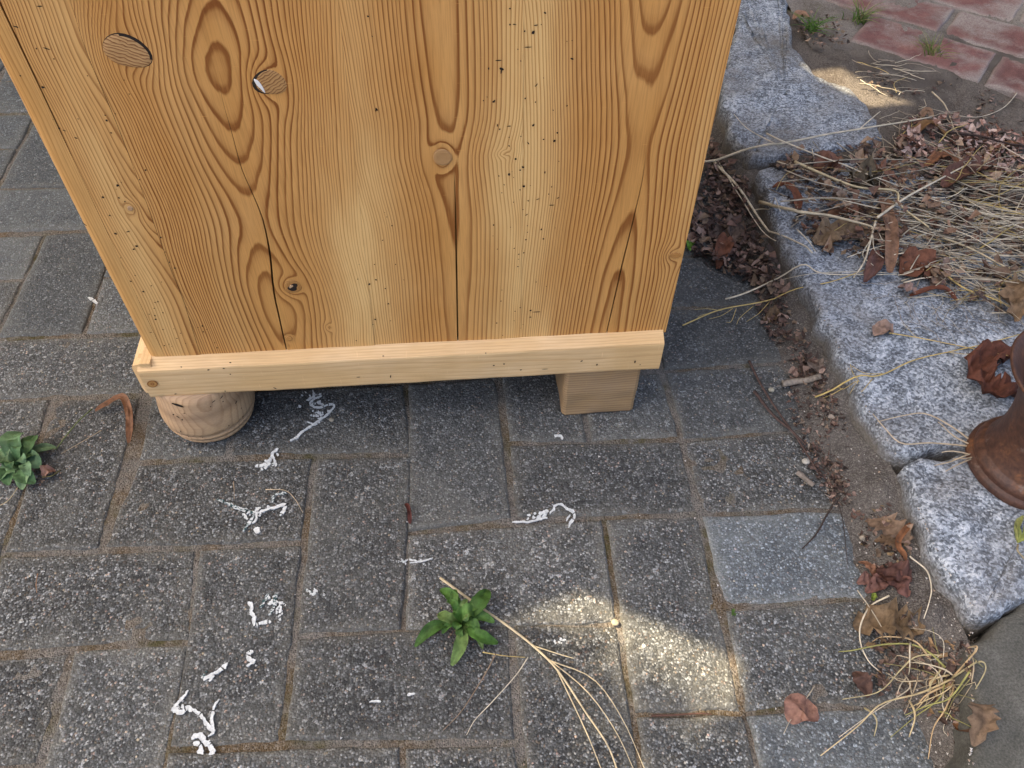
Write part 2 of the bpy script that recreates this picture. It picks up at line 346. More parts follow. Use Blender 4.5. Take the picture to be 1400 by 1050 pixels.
G = {(0, 0): (703, 709), (2, 0): (957, 703), (0, 1): (694, 605), (2, 1): (933, 600), (1, 0): (824, 706), (-1, 1): (567, 621), (-2, 1): (430, 622), (-2, 0): (416, 742), (-2, -1): (402, 870), (1, -1): (846, 852), (2, -2): (1016, 974), (1, -2): (866, 978), (-3, 1): (308, 625), (-3, 0): (270, 748), (-4, 0): (136, 752), (-4, 1): (186, 630), (0, -2): (708, 1013), (-5, 2): (70, 544), (-6, 5): (62, 320), (-5, 3): (113, 458), (-2, -2): (386, 1016), (-1, -1): (552, 864)}
NODE = {}
for i in range(-14, 6):
    for j in range(-6, 20):
        NODE[i, j] = np.array([i*U, j*U]) + rng.normal(0, .0022, 2)
for k, q in G.items(): NODE[k] = at(*q)[:2]
def piece(name, corners, gap, mat, parent, h=.05, nu=22, nv=12, rr=.0045, tilt=.0005, props=None, crown=.0004):
    C = [np.asarray(c, float) for c in corners]               # a, b, c, d counter-clockwise
    L = (np.linalg.norm(C[1]-C[0])+np.linalg.norm(C[2]-C[3]))/2; W = (np.linalg.norm(C[3]-C[0])+np.linalg.norm(C[2]-C[1]))/2
    def axis(n, ln):
        e = np.array([0, .0018, .004, .0075, .012])/ln; mid = np.linspace(.02/ln, 1-.02/ln, n)
        return np.concatenate([e, mid, 1-e[::-1]])
    us = axis(nu, L); vs_ = axis(nv, W); Uu, Vv = np.meshgrid(us, vs_, indexing='ij')
    gu, gv = gap/L, gap/W; uu = gu+(1-2*gu)*Uu; vv = gv+(1-2*gv)*Vv
    XY = (C[0]*((1-uu)*(1-vv))[..., None]+C[1]*(uu*(1-vv))[..., None]+C[2]*(uu*vv)[..., None]+C[3]*((1-uu)*vv)[..., None])
    e = np.minimum(np.minimum(Uu, 1-Uu)*L, np.minimum(Vv, 1-Vv)*W)
    cen = XY.mean((0, 1)); X, Y = XY[..., 0], XY[..., 1]
    rad = rr*(1+.55*N1(X*70, Y*70)+.3*N2(X*160, Y*160)); q = np.clip(1-e/np.maximum(rad, .001), 0, 1)
    z = -.0050*(1-np.sqrt(np.maximum(0, 1-q*q))) + crown*N3(X*25, Y*25)+.0004*N4(X*110, Y*110)
    tx, ty = rng.normal(0, tilt, 2); z = z+tx*(X-cen[0])/L*2+ty*(Y-cen[1])/W*2+rng.normal(0, .0005)
    wob = np.clip(1-e/.012, 0, 1); jx = .0016*N2(X*45+3, Y*45)*wob; jy = .0016*N1(X*45, Y*45+7)*wob
    V = np.stack([X+jx, Y+jy, z], -1); n_u, n_v = len(us), len(vs_)
    ring = [(i, 0) for i in range(n_u)]+[(n_u-1, j) for j in range(1, n_v)]+[(i, n_v-1) for i in range(n_u-2, -1, -1)]+[(0, j) for j in range(n_v-2, 0, -1)]
    Vt = V.reshape(-1, 3); F = grid_faces(n_u, n_v).tolist(); b = len(Vt); low = np.array([V[i, j] for i, j in ring]); low[:, 2] = -h
    for k in range(len(ring)):
        k2 = (k+1) % len(ring); a_, b_ = ring[k], ring[k2]
        F.append([a_[0]*n_v+a_[1], b+k, b+k2, b_[0]*n_v+b_[1]])
    Va = np.vstack([Vt, low]); edge = np.concatenate([np.clip(1-e/.016, 0, 1).ravel()**1.3, np.ones(len(low))])
    o = link_mesh(name, Va, F, mat, parent, True, (cen[0], cen[1], 0), {'edge': edge})
    for k, v in (props or {}).items(): o[k] = v
    return o
def cell_corners(i0, j0, i1, j1): return [NODE[i0, j0], NODE[i1, j0], NODE[i1, j1], NODE[i0, j1]]
def hidden_spot(x, y):                                       # deep under and behind the cabinet, nothing of it shows
    return -.30 < x < .10 and y > .46
for i in range(-11, 3):
    for j in range(-5, 15):
        d = (i-j) % 4; cs = None
        if d == 0 and i < 2: cs = cell_corners(i, j, min(i+2, 2), j+1)
        if d == 3 and i < 2: cs = cell_corners(i, j, i+1, j+2)
        if cs is None: continue
        c = np.mean(cs, 0)
        if hidden_spot(*c): continue
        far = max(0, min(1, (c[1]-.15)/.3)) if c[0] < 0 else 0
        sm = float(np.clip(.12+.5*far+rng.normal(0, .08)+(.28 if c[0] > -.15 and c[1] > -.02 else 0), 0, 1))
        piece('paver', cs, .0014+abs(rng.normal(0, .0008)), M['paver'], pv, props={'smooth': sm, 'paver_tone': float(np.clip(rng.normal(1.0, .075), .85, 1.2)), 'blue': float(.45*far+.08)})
for j in range(-5, 15):                                      # border course laid across, along the kerb
    if j == -6: continue
    cs = [NODE[2, j], np.array([.402+rng.normal(0, .003), j*U+rng.normal(0, .003)]), np.array([.402+rng.normal(0, .003), (j+1)*U+rng.normal(0, .003)]), NODE[2, j+1]]
    bl = {-1: (.48, 1.42, .7), -3: (.4, 1.25, .55), -2: (.15, 1.12, .15), 0: (.1, 1.1, .1), 1: (.42, .95, .18)}.get(j, (.48, .82, .2))
    piece('paver', cs, .0014, M['paver'], pv, props={'smooth': bl[0], 'paver_tone': bl[1], 'blue': bl[2]})

# ------------------------------------------------------------------ soil, kerb stones, brick paving
def soil_z(X, Y):
    r = np.clip((X-.62)/.3, 0, 1)
    return .048 + .006*N1(X*14, Y*14)+.003*N2(X*45, Y*45)+.0015*N3(X*130, Y*130) - .004*r
soil = sheet('soil', .43, 1.75, -.6, 1.75, .009, lambda X, Y: soil_z(X, Y)-.09*np.clip((.64-X)/.012, 0, 1)*np.clip((.56-Y)/.012, 0, 1), M['soil']); tag(soil, kind='structure')
bed = sheet('brick_paving', .60, 1.75, .72, 1.85, .008, lambda X, Y: .0455+.0045*N1(X*22+5, Y*22)+.0016*N2(X*120, Y*120)+.012*np.clip(np.minimum((X+Y-1.50)/.05, (Y-.80-.03*N3(X*9, Y*0))/.05), -1.6, 0)+.0075, M['sandsoil'], {'fade': lambda X, Y: np.clip(1-np.minimum((X+Y-1.50)/.12, (Y-.80-.03*N3(X*9, Y*0))/.12)+.5*N2(X*30, Y*30), 0, 1)}); tag(bed, kind='structure')
kerb = sheet('kerb', .395, .47, -.6, 1.75, .009, lambda X, Y: .005+0*X+.004*N2(X*40, Y*40), M['soil']); tag(kerb, kind='structure')
def stone(name, outline_px, parent, mat, z=KZ, h=.12, seed=0, closed_pts=None, step=.009, rough=.0026, rr=.012, hub=None):
    P = np.array([at(x, y, z)[:2] for x, y in outline_px]) if closed_pts is None else np.asarray(closed_pts, float)
    # resample outline
    Q = []
    for k in range(len(P)):
        a, b = P[k], P[(k+1) % len(P)]; n = max(1, int(np.linalg.norm(b-a)/step))
        for i in range(n): Q.append(a+(b-a)*i/n)
    Q = np.array(Q); cen = Q.mean(0) if hub is None else at(*hub, z)[:2]
    for _ in range(2): Q = .25*np.roll(Q, 1, 0)+.5*Q+.25*np.roll(Q, -1, 0)
    nrm = np.roll(Q, -1, 0)-np.roll(Q, 1, 0); nrm = np.stack([nrm[:, 1], -nrm[:, 0]], 1); nrm /= np.linalg.norm(nrm, axis=1)[:, None]
    sgn = np.sign(((Q-cen)*nrm).sum()); nrm *= sgn
    Q = Q + nrm*(.0045*N1(Q[:, 0]*35+seed, Q[:, 1]*35)+.0034*N2(Q[:, 0]*100, Q[:, 1]*100+seed))[:, None]
    rings = []; zs = []
    for off, dz in ((.001, -h), (.0015, -.035), (.001, -.018), (0, -.008), (-.0018, -.0022), (-.0045, -.0005), (-.010, 0)):
        R = Q+nrm*off; rings.append(R); zs.append(np.full(len(R), z+dz)+(rough*.8*N3(R[:, 0]*60+seed, R[:, 1]*60+dz*90) if dz > -h else 0))
    inner = rings[-1]; K = 12
    for k in range(1, K):
        R = inner+(cen-inner)*(k/K); rings.append(R); zs.append(z+rough*N3(R[:, 0]*38+seed, R[:, 1]*38)+rough*.7*N4(R[:, 0]*95, R[:, 1]*95+seed))
    n = len(Q); V = np.vstack([np.column_stack([r, zz]) for r, zz in zip(rings, zs)]); F = []
    for a in range(len(rings)-1):
        for k in range(n): F.append([a*n+k, a*n+(k+1) % n, (a+1)*n+(k+1) % n, (a+1)*n+k])
    F.append([(len(rings)-1)*n+k for k in range(n)])
    if sgn < 0: F = [f[::-1] for f in F]
    dirt = np.clip((.050-V[:, 2])/.018, 0, 1)
    return link_mesh(name, V, F, mat, parent, True, (cen[0], cen[1], 0), {'dirt': dirt})
stone('kerb_stone', [(1018, -32), (1012, 0), (985, 130), (1000, 180), (1026, 216), (1100, 207), (1185, 196), (1207, 186), (1190, 150), (1160, 115), (1112, 100), (1086, 60), (1076, 0), (1070, -32)], kerb, M['granite'], seed=1, hub=(1072, 125))
stone('kerb_stone', [(1036, 228), (1060, 300), (1102, 392), (1150, 482), (1176, 545), (1222, 617), (1290, 612), (1420, 600), (1560, 560), (1480, 420), (1330, 290), (1230, 215), (1140, 222)], kerb, M['granite'], seed=2)
stone('kerb_stone', [(1234, 627), (1262, 712), (1290, 775), (1345, 852), (1420, 806), (1600, 700), (1540, 585), (1420, 610), (1310, 622)], kerb, M['granite'], seed=3)

# red bricks, laid on the slant
def bpt(px, py): return at(px, py, .058)[:2]
o0 = bpt(1228, 28); dL = bpt(1374, 70)-bpt(1228, 28); dL /= np.linalg.norm(dL); dW = np.array([-dL[1], dL[0]])
BW = .122; BL = .235
def brick_quad(s, r): 
    a = o0+dL*s+dW*r*BW; return [a, a+dL*BL, a+dL*BL+dW*BW, a+dW*BW]
s_off = {-1: .045, 0: -.145, 1: -.01, 2: -.10, 3: .02, -2: -.06}
o_c1 = (bpt(1288, 40)-o0)@dL; o_c2 = (bpt(1357, 88)-o0)@dL; o_c4 = (bpt(1231, 77)-o0)@dL
starts = {0: o_c1, -1: o_c2, -2: o_c4, 1: o_c1+.10, 2: o_c2}
for r, s0 in starts.items():
    for k in range(-3, 4):
        q = brick_quad(s0+k*BL, r); c = np.mean(q, 0)
        if c[0]+c[1] < 1.585 or c[0] < .66 or c[0] > 1.5 or c[1] > 1.55: continue
        o = piece('brick', q, .0045, M['brick'], bed, h=.05, nu=14, nv=8, rr=.005, tilt=.0015, props={'paver_tone': float(np.clip(rng.normal(1, .15), .7, 1.35))})
        o.location.z = .0552

# ------------------------------------------------------------------ pine cabinet
cab = empty('pine_cabinet', (0, 0, 0), CYAW)
tag(cab, 'old waxed pine cabinet with knots, cracks and woodworm holes on its side', 'cabinet')
YP = .152                                                    # plane of the side in the cabinet's frame
ZB, ZT = .131, 1.15
SL = -.3605; SR = .1845
def zline(pts):                                              # a traced line on the side: along as a function of height
    q = sorted([panel_at(*p)[::-1] for p in pts]); zz = np.array([a for a, b in q]); ss = np.array([b for a, b in q])
    def f(z):
        z = np.asarray(z, float); r = np.interp(z, zz, ss)
        if len(zz) > 2:                                      # soften the corners of the polyline
            h = .012; r = (np.interp(z-h, zz, ss)+2*r+np.interp(z+h, zz, ss))/4
        return r
    return f
def zfun(pts):                                               # value as a function of height from (pixel row, value) at a pixel column
    q = sorted([(panel_at(x, y)[1], v) for x, y, v in pts]); zz = np.array([a for a, b in q]); ss = np.array([b for a, b in q])
    h = .010
    return lambda z: (np.interp(np.asarray(z)-h, zz, ss)+np.interp(z, zz, ss)+np.interp(np.asarray(z)+h, zz, ss))/3
zrows = np.concatenate([np.arange(ZB-.004, .53, .0026), np.linspace(.54, ZT, 22)])
KN = [  # knots: px, py, deflection width, height, strength, dark halo
    (175, 70, .020, .030, .80, .0), (368, 113, .017, .027, .92, .0), (400, 392, .017, .022, .90, .35), (178, 285, .008, .013, .85, .2),
    (605, 215, .014, .024, .93, .0), (922, 349, .012, .015, .85, .3), (395, 463, .006, .009, .85, .25), (450, 448, .006, .010, .7, .0), (690, 210, .009, .006, .5, .0)]
KS = [(*panel_at(x, y), a, b, k, d) for x, y, a, b, k, d in KN]
def ring_field(s, z, c, Dm, sp, seed, kn=True):
    s2 = s.copy(); z2 = z.copy(); dark = np.zeros_like(s); halo = np.zeros_like(s)
    if kn:
        for ks, kz, a, b, K, dk in KS:
            dx, dz = s-ks, z-kz; e = np.exp(-(dx/a)**2-(dz/b)**2); s2 = s2-dx*K*e; z2 = z2-dz*K*.5*e
            halo = halo+(2.6 if K > .86 else 1.6)*np.exp(-((dx/(a*.62))**2+(dz/(b*.52))**2))
            dark = np.maximum(dark, dk*np.exp(-((dx/.006)**2+(dz/.006)**2)))
    s2 = s2 + .0020*N1(s*14+seed, z*9)+.0007*N2(s*50+seed, z*22)
    R = np.hypot(Dm(z2), s2-c(z2))
    ph = R/sp + .6*N3(R*110+seed, R*0+seed)+.28*N4(R*330, R*0+seed+4) + halo
    return ph, dark
def cone(P0, phis, sp, D0): f = zfun(P0); return lambda z: D0+sp*f(z)
PALE = [(zline([(480, 0), (507, 470)]), .024, .30, .40), (zline([(722, 0), (712, 470)]), .033, .30, 1.0), (zline([(745, 0), (738, 470)]), .016, .30, .6), (zline([(60, 0), (232, 470)]), .018, .30, .62), (zline([(1005, 0), (905, 450)]), .010, .30, .35), (zline([(215, 0), (330, 470)]), .016, .30, .22)]
def make_plank(name, L, Rr, c, Dm, sp, seed, crack=None, cw=None, mat='pine', tone=1.0, round_left=0.0):
    parts = []; bounds = [(L, None), (Rr, None)]
    V = []; F = []; A = {'ring': [], 'tone': [], 'pale': [], 'dark': []}; base = 0
    segs = [(L, Rr)] if crack is None else [(L, lambda z: crack(z)-cw(z)/2), (lambda z: crack(z)+cw(z)/2, Rr)]
    for a, b in segs:
        av, bv = a(zrows), b(zrows); n = max(6, int((bv-av).mean()/.0026)); us = np.linspace(0, 1, n)
        S = av[None, :]+(bv-av)[None, :]*us[:, None]; Z = np.broadcast_to(zrows, S.shape)
        Y = YP + .0004*N2(S*30+seed, Z*12)
        if round_left: q = np.clip(1-(S-av[None, :])/round_left, 0, 1); Y = Y+.007*(1-np.sqrt(np.maximum(0, 1-q*q)))
        ph, dk = ring_field(S, Z, c, Dm, sp, seed)
        pal = np.zeros_like(S)
        for f, w, zc, amt in PALE: pal = np.maximum(pal, amt*np.exp(-((S-f(Z))/w)**2)*(1-.25*np.clip((Z-.3)/.2, 0, 1)))
        pal = np.maximum(pal, .95*np.exp(-((S-PALE[0][0](Z)+.002)/.034)**2)*np.clip((.46-Z)/.16, 0, 1)); pal = np.clip(pal*(1+.35*N1(S*60, Z*9)+.25*N2(S*130, Z*14)), 0, 1)
        V.append(np.stack([S, Y, Z], -1).reshape(-1, 3)); nz = len(zrows); F += grid_faces(n, nz, base).tolist()
        A['ring'].append(ph.ravel()); A['tone'].append(np.clip(tone*(1+.25*N3(S*18, Z*4)), .2, 1.4).ravel()); A['pale'].append(pal.ravel()); A['dark'].append(dk.ravel())
        base += n*nz
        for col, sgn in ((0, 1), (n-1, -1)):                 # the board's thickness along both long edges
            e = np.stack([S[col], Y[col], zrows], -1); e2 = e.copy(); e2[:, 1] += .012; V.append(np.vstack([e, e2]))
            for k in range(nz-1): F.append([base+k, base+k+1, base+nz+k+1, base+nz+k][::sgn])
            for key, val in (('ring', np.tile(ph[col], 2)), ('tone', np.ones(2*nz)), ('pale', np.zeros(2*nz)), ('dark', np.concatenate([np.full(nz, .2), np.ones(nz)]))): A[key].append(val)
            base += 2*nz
    return link_mesh(name, np.vstack(V), F, M[mat], cab, True, None, {k: np.concatenate(v) for k, v in A.items()})
const = lambda v: (lambda z: np.full(np.shape(z), v))
LINE1 = zline([(-2, 0), (36, 80), (98, 213), (120, 260), (190, 412), (226, 488)])
J1 = zline([(96, 0), (117, 70), (158, 165), (189, 246), (214, 316), (231, 362), (250, 408), (272, 479)])
J2 = zline([(462, 0), (512, 470)]); J3 = zline([(716, 0), (712, 468)])
GAPW = .00025
off = lambda f, d: (lambda z: f(z)+d)
# gap between the edge board and the first plank: open above, closed below
g1 = zfun([(36, 0, .0016), (60, 140, .0012), (85, 190, .0008), (100, 216, .0001), (226, 488, .0001)])
make_plank('plank', const(SL), lambda z: LINE1(z)-g1(z)/2, const(SL-.01), const(.012), .0022, 11, mat='pine_edge', tone=.55, round_left=.010)
sp0 = .0023
make_plank('plank', lambda z: LINE1(z)+g1(z)/2, lambda z: J1(z)-GAPW/2, off(J1, .006), cone([(110, 0, 3.0), (150, 130, 4.6), (189, 246, 7.0), (205, 300, 8.6), (214, 320, 9.6), (230, 365, 11.2), (250, 410, 12.0), (272, 480, 12.6)], None, sp0, .012), sp0, 21, tone=.85)
c1 = zline([(288, -60), (290, 0), (300, 95), (330, 225), (345, 285), (355, 340), (385, 430), (395, 478)])
k1 = zline([(288, -60), (292, 60), (303, 135), (318, 185), (330, 232), (347, 268), (360, 300), (369, 345), (374, 400), (391, 476)])
w1 = zfun([(300, 100, .00001), (305, 145, .00025), (330, 232, .0007), (345, 262, .0007), (358, 295, .0011), (369, 350, .0019), (378, 420, .0017), (391, 476, .0013)])
sp1 = .00190
make_plank('plank', lambda z: J1(z)+GAPW/2, lambda z: J2(z)-.00003, c1, cone([(290, -80, 3.2), (290, 0, 1.9), (296, 45, 1.0), (300, 95, 0.1), (305, 140, 1.05), (318, 190, 2.1), (330, 232, 3.1), (342, 272, 4.1), (350, 310, 4.5), (355, 350, 3.5), (375, 390, 2.3), (388, 430, 2.0), (395, 478, 3.0)], None, sp1, .0722), sp1, 31, k1, w1)
c2 = zline([(598, -60), (600, 0), (612, 165), (606, 215), (620, 300), (624, 465)])
k2 = zline([(598, -60), (603, 60), (612, 170), (621, 235), (623, 300), (624, 360), (626, 470)])
w2 = zfun([(610, 200, .00001), (621, 240, .0002), (623, 270, .0009), (624, 350, .0017), (626, 466, .0016)])
sp2 = .0020
make_plank('plank', lambda z: J2(z)+.00003, lambda z: J3(z)-.00003, c2, cone([(600, -60, .0), (600, 0, .1), (606, 60, .3), (610, 120, .45), (612, 170, .8), (606, 215, 1.6), (620, 300, 1.9), (624, 465, 2.6)], None, sp2, .0475), sp2, 41, k2, w2)
c3 = zline([(900, -60), (897, 0), (888, 75), (882, 140), (868, 260), (856, 330), (832, 455)])
k3 = zline([(902, -60), (893, 120), (879, 245), (866, 300), (851, 360), (829, 456)])
w3 = zfun([(885, 200, .00001), (879, 250, .0006), (866, 300, .0011), (850, 365, .0015), (829, 456, .0012)])
sp3 = .0021
make_plank('plank', lambda z: J3(z)+.00003, const(SR), c3, cone([(900, -60, -.6), (897, 0, .05), (888, 75, 1.0), (884, 138, 2.0), (876, 200, 2.6), (868, 250, 2.2), (858, 320, 1.2), (845, 385, .4), (832, 455, .2)], None, sp3, .055), sp3, 51, k3, w3)

# woodworm holes and short bore channels, one shallow mesh
hz = Geo()
def hole(px, py, r=.0011, ang=0, el=1.0):
    s, z = panel_at(px, py); n = 7; a = np.linspace(0, 2*math.pi, n, endpoint=False); x = r*el*np.cos(a)*(1+.2*rng.normal(0, 1, n)); y = r*np.sin(a)*(1+.2*rng.normal(0, 1, n))
    X = s+x*math.cos(ang)-y*math.sin(ang); Z = z+x*math.sin(ang)+y*math.cos(ang)
    hz.add(np.column_stack([X, np.full(n, YP-.00065), Z]), [list(range(n))[::-1]] if False else [list(range(n))], (.02, .012, .008))
HOLES = """74 80 1|50 66 1|28 103 1|59 119 1|73 163 1|81 175 1|107 162 1|120 103 1|144 157 1.3|158 155 1|146 164 1.4|152 181 1|170 109 1|177 128 1|199 232 1|191 245 1|161 253 1.4|166 249 .7|163 270 1.2|159 258 .7|141 269 1|171 275 .8|150 294 1|158 319 1.2|220 324 1|226 344 1|187 336 1.2|183 340 .9|165 352 1.2|179 384 1.2|196 398 1.2|185 376 .8|207 390 1|221 385 .9|216 412 1|211 421 1|223 427 .9|204 429 .8|212 431 1|239 366 .8|232 358 .8|213 436 1.1|223 450 1|238 449 1|242 462 1.2|247 455 1.1|254 469 1|231 470 .9|225 472 .9|271 447 .9|283 450 1|278 453 1|277 445 .9|294 468 1|297 475 1|288 441 .8|235 473 .8
503 22 1.2|509 49 .8|515 149 1|536 308 1.2|523 328 1.2|526 290 .8|529 296 .8|491 361 1|512 361 1|541 361 1|505 388 1.2|514 382 1.2|489 381 1|531 415 1|534 438 1.2|510 443 .9|513 436 1|527 394 1|552 382 .8|487 465 .9
697 11 1|745 17 1.5|697 33 1|717 42 1.3|729 44 1.5|740 33 .9|712 83 1.2|708 67 .9|668 93 1.1|686 94 1.2|782 55 1|782 80 1.2|775 56 .8|743 106 .9|718 134 1.1|732 139 1.1|661 137 1.1|675 138 1.2|666 132 .7|756 150 .9|775 144 .9|729 171 1.4|683 176 1|696 187 1.2|712 186 .9|696 199 1.2|743 190 1|758 192 1.5|762 181 .9|705 217 1|715 228 1.1|711 232 .8|696 238 1.2|702 242 1|700 234 .8|682 240 1|764 220 1|716 254 1.3|725 253 1|689 252 .8|686 263 1|711 259 .8|754 255 .9|750 265 .9|722 274 1.3|702 276 1.1|715 286 1|675 307 1.2|740 313 1.2|743 326 1.3|759 311 1|698 310 .9|721 308 1|721 317 .9|719 327 1.1|703 339 1|709 347 1|716 345 .8|709 354 .9|674 322 .9|680 340 .9|686 396 1|704 425 1.2|711 420 1|725 424 1.2|725 433 1.2|715 443 1|703 438 1|679 441 1|708 364 1|733 385 1|747 391 1|685 411 1|687 458 1|712 448 1"""
for k in HOLES.replace('\n', '|').split('|'):
    x, y, r = map(float, k.split()); hole(x, y, .00064*r*rng.choice([.65, .8, 1.0, 1.0, 1.35]), rng.random()*3, 1+.5*rng.random())
for (x, y, l, a) in [(685, 97, 4, 1.5), (682, 82, 6, 0), (722, 64, 6, .05), (733, 34, 4, .1), (733, 116, 4, .9), (696, 172, 4, .1), (703, 33, 3, 0), (754, 280, 6, 0), (735, 272, 4, .4), (720, 293, 3, .7), (733, 426, 9, 0), (745, 235, 3, 1.6), (722, 195, 4, 2.2), (763, 270, 3, .5), (64, 66, 5, -.35), (22, 36, 5, -.3), (175, 316, 4, .3), (88, 178, 3, -.4), (104, 188, 3, -.5), (55, 8, 5, 0), (212, 413, 3, -.6), (206, 454, 3, 0), (116, 306, 7, -1.15), (514, 150, 3, 1.5), (680, 171, 3, 1.5)]:
    hole(x, y, .00045, a, l*1.0)
o = hz.build('woodworm_holes', M['gap'], cab, False); tag(o, kind='stuff')

def disc_on(name, px, py, rx, rz, ang, proud, mat, parent, seed=0, sp=.0016, cup=0.0, dark=0.0, gdir=0.3, tone=.8, irr=.06, depth=.0):
    s, z = panel_at(px, py); nA, nR = 28, 7; V = []; ring = []
    for k in range(nR+1):
        f = k/nR
        for a in range(nA):
            th = 2*math.pi*a/nA; rr_ = 1+irr*math.sin(2*th+seed)+irr*.7*math.sin(3*th+seed*2)
            x = rx*rr_*f*math.cos(th); y = rz*rr_*f*math.sin(th); X = x*math.cos(ang)-y*math.sin(ang); Z = x*math.sin(ang)+y*math.cos(ang)
            yy = YP-proud+(cup*(1-f*f))+(.0006 if k == nR else 0)+depth; V.append((s+X, yy, z+Z))
            g_ = (X*math.cos(gdir)+Z*math.sin(gdir)); ring.append(g_/sp+.4*N2(X*300+seed, Z*300) if gdir < 9 else math.hypot(X, Z)/sp)
    F = [[k*nA+a, k*nA+(a+1) % nA, (k+1)*nA+(a+1) % nA, (k+1)*nA+a][::-1] for k in range(1, nR) for a in range(nA)]
    F += [[nA+a, nA+(a+1) % nA, 0] for a in range(nA)]
    n = len(V); return link_mesh(name, V, F, M[mat], parent, True, None, {'ring': ring, 'tone': np.full(n, tone), 'pale': np.zeros(n), 'dark': np.full(n, dark)})
# two round plugs let into old knots, then the smaller knots
disc_on('plug_gap', 174.5, 70, .0163, .0134, -.42, .0005, 'gap', cab, 1); disc_on('knot_plug', 173.5, 70.5, .0157, .0128, -.42, .00075, 'plug', cab, 1, .0026, gdir=1.15, tone=1.5)
disc_on('plug_gap', 368, 113, .0124, .0118, .2, .0005, 'gap', cab, 2, irr=.08); disc_on('knot_plug', 370, 113, .0112, .0112, .2, .00075, 'plug', cab, 2, .0022, gdir=2.1, tone=1.5, irr=.08)
o = disc_on('plug_filler', 355, 116, .0016, .0062, .35, .0012, 'filler', cab, 3, irr=.2)
disc_on('knot', 605, 215, .0082, .0080, 0, .00075, 'plug', cab, 4, .0012, gdir=10, tone=.9, irr=.04)
disc_on('knot', 400, 392, .0092, .0075, .3, .0005, 'pine_edge', cab, 5, .0014, gdir=10, tone=1.6, irr=.12, dark=.25); disc_on('knot_hole', 400.5, 392.5, .0058, .0042, .3, .0008, 'gap', cab, 6, irr=.2)
disc_on('knot', 398, 391, .0022, .0016, .8, .0011, 'pine_foot', cab, 2, gdir=.4, irr=.2)
disc_on('knot', 178, 285, .0024, .0026, 0, .0006, 'pine_foot', cab, 7, .0009, gdir=10, tone=1.8, irr=.04)
disc_on('knot', 395, 462.5, .0032, .0034, 0, .0006, 'pine_edge', cab, 8, .0012, gdir=10, tone=1.8, irr=.06)
disc_on('knot', 923, 349, .0066, .0040, .0, .0006, 'pine_edge', cab, 9, .0012, gdir=10, tone=1.9, irr=.1, dark=.2)

def box_mesh(name, x0, x1, y0, y1, z0, z1, mat, parent, ringf=None, bev=.0015, dens=.006, wear=.0, seed=0, skew=None):
    # closed box of six gridded faces; corners eased by pulling the rim in
    V = []; F = []; base = 0
    def face(o, u, v, nu, nv):
        nonlocal base
        a, b = np.meshgrid(np.linspace(0, 1, nu), np.linspace(0, 1, nv), indexing='ij'); P = o+np.outer(a.ravel(), u)+np.outer(b.ravel(), v); V.append(P); F.extend(grid_faces(nu, nv, base).tolist()); base += nu*nv
    d = np.array([x1-x0, y1-y0, z1-z0]); n = np.maximum(4, np.minimum(90, (d/dens).astype(int)))
    X, Y, Z = np.array([d[0], 0, 0]), np.array([0, d[1], 0]), np.array([0, 0, d[2]]); o = np.array([x0, y0, z0]); p = np.array([x1, y1, z1])
    face(o, X, Z, n[0], n[2]); face(o+Y, Z, X, n[2], n[0]); face(o, Z, Y, n[2], n[1]); face(o+X, Y, Z, n[1], n[2]); face(o, Y, X, n[1], n[0]); face(o+Z, X, Y, n[0], n[1])
    P = np.vstack(V); lo, hi = o, p
    near = [np.minimum(P[:, k]-lo[k], hi[k]-P[:, k]) for k in range(3)]
    for i, j in ((0, 1), (0, 2), (1, 2)):                     # ease each edge
        m_ = (near[i] < 1e-6) & (near[j] < 1e-6)
        for k in (i, j): P[m_, k] += np.where(P[m_, k] < (lo[k]+hi[k])/2, 1, -1)*bev*.6
    if wear: P += wear*np.stack([N1(P[:, 0]*60+seed, P[:, 2]*60+P[:, 1]*50), N2(P[:, 0]*40+seed, P[:, 2]*70), N3(P[:, 0]*35+seed, P[:, 1]*60)], 1)
    if skew is not None: P = skew(P)
    r = ringf(P) if ringf else P[:, 2]/.003
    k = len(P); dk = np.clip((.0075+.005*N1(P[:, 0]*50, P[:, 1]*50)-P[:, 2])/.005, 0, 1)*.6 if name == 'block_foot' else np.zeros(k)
    return link_mesh(name, P, F, M[mat], parent, False, None, {'ring': r, 'tone': np.full(k, 1.0), 'pale': np.zeros(k), 'dark': dk})
# plinth: moulded boards with a sloped upper edge round the foot of the cabinet
def prism_x(name, prof, x0, x1, mitre0, mat, parent, ringf, nx=120, wear=.0004, seed=0):
    prof = np.array(prof); n = len(prof); xs = np.linspace(0, 1, nx); V = []
    for u in xs:
        for (y, z) in prof:
            xa = x0+mitre0*(y-prof[0, 0]); x = xa+(x1-xa)*u
            V.append((x, y, z))
    V = np.array(V); V[:, 1] += wear*N1(V[:, 0]*45+seed, V[:, 2]*60); V[:, 2] += wear*1.6*N2(V[:, 0]*22+seed, V[:, 1]*90)
    F = [[i*n+k, (i+1)*n+k, (i+1)*n+(k+1) % n, i*n+(k+1) % n] for i in range(nx-1) for k in range(n)]
    F.append([k for k in range(n)]); F.append([(nx-1)*n+k for k in range(n)][::-1])
    k = len(V); o = link_mesh(name, V, F, M[mat], parent, False, None, {'ring': ringf(V), 'tone': np.full(k, 1.0), 'pale': np.zeros(k), 'dark': np.zeros(k)})
    bpy.context.view_layer.objects.active = o
    return o
ZL = .0812
prof = [(YP+.006, ZL), (.1405, ZL), (.1392, ZL+.0012), (.1385, ZL+.004), (.1385, ZL+.020), (.1385, .1215), (.1391, .1238), (.1405, .1248), (.1455, .1278), (YP+.0005, .1312), (YP+.006, .1312)]
def plinth_ring(V): return np.hypot((V[:, 1]-.19)*1.0, (V[:, 2]-.155)*.75+.004*N1(V[:, 0]*6, V[:, 2]*3))/.0031+.5*N3(V[:, 0]*9, V[:, 2]*100)
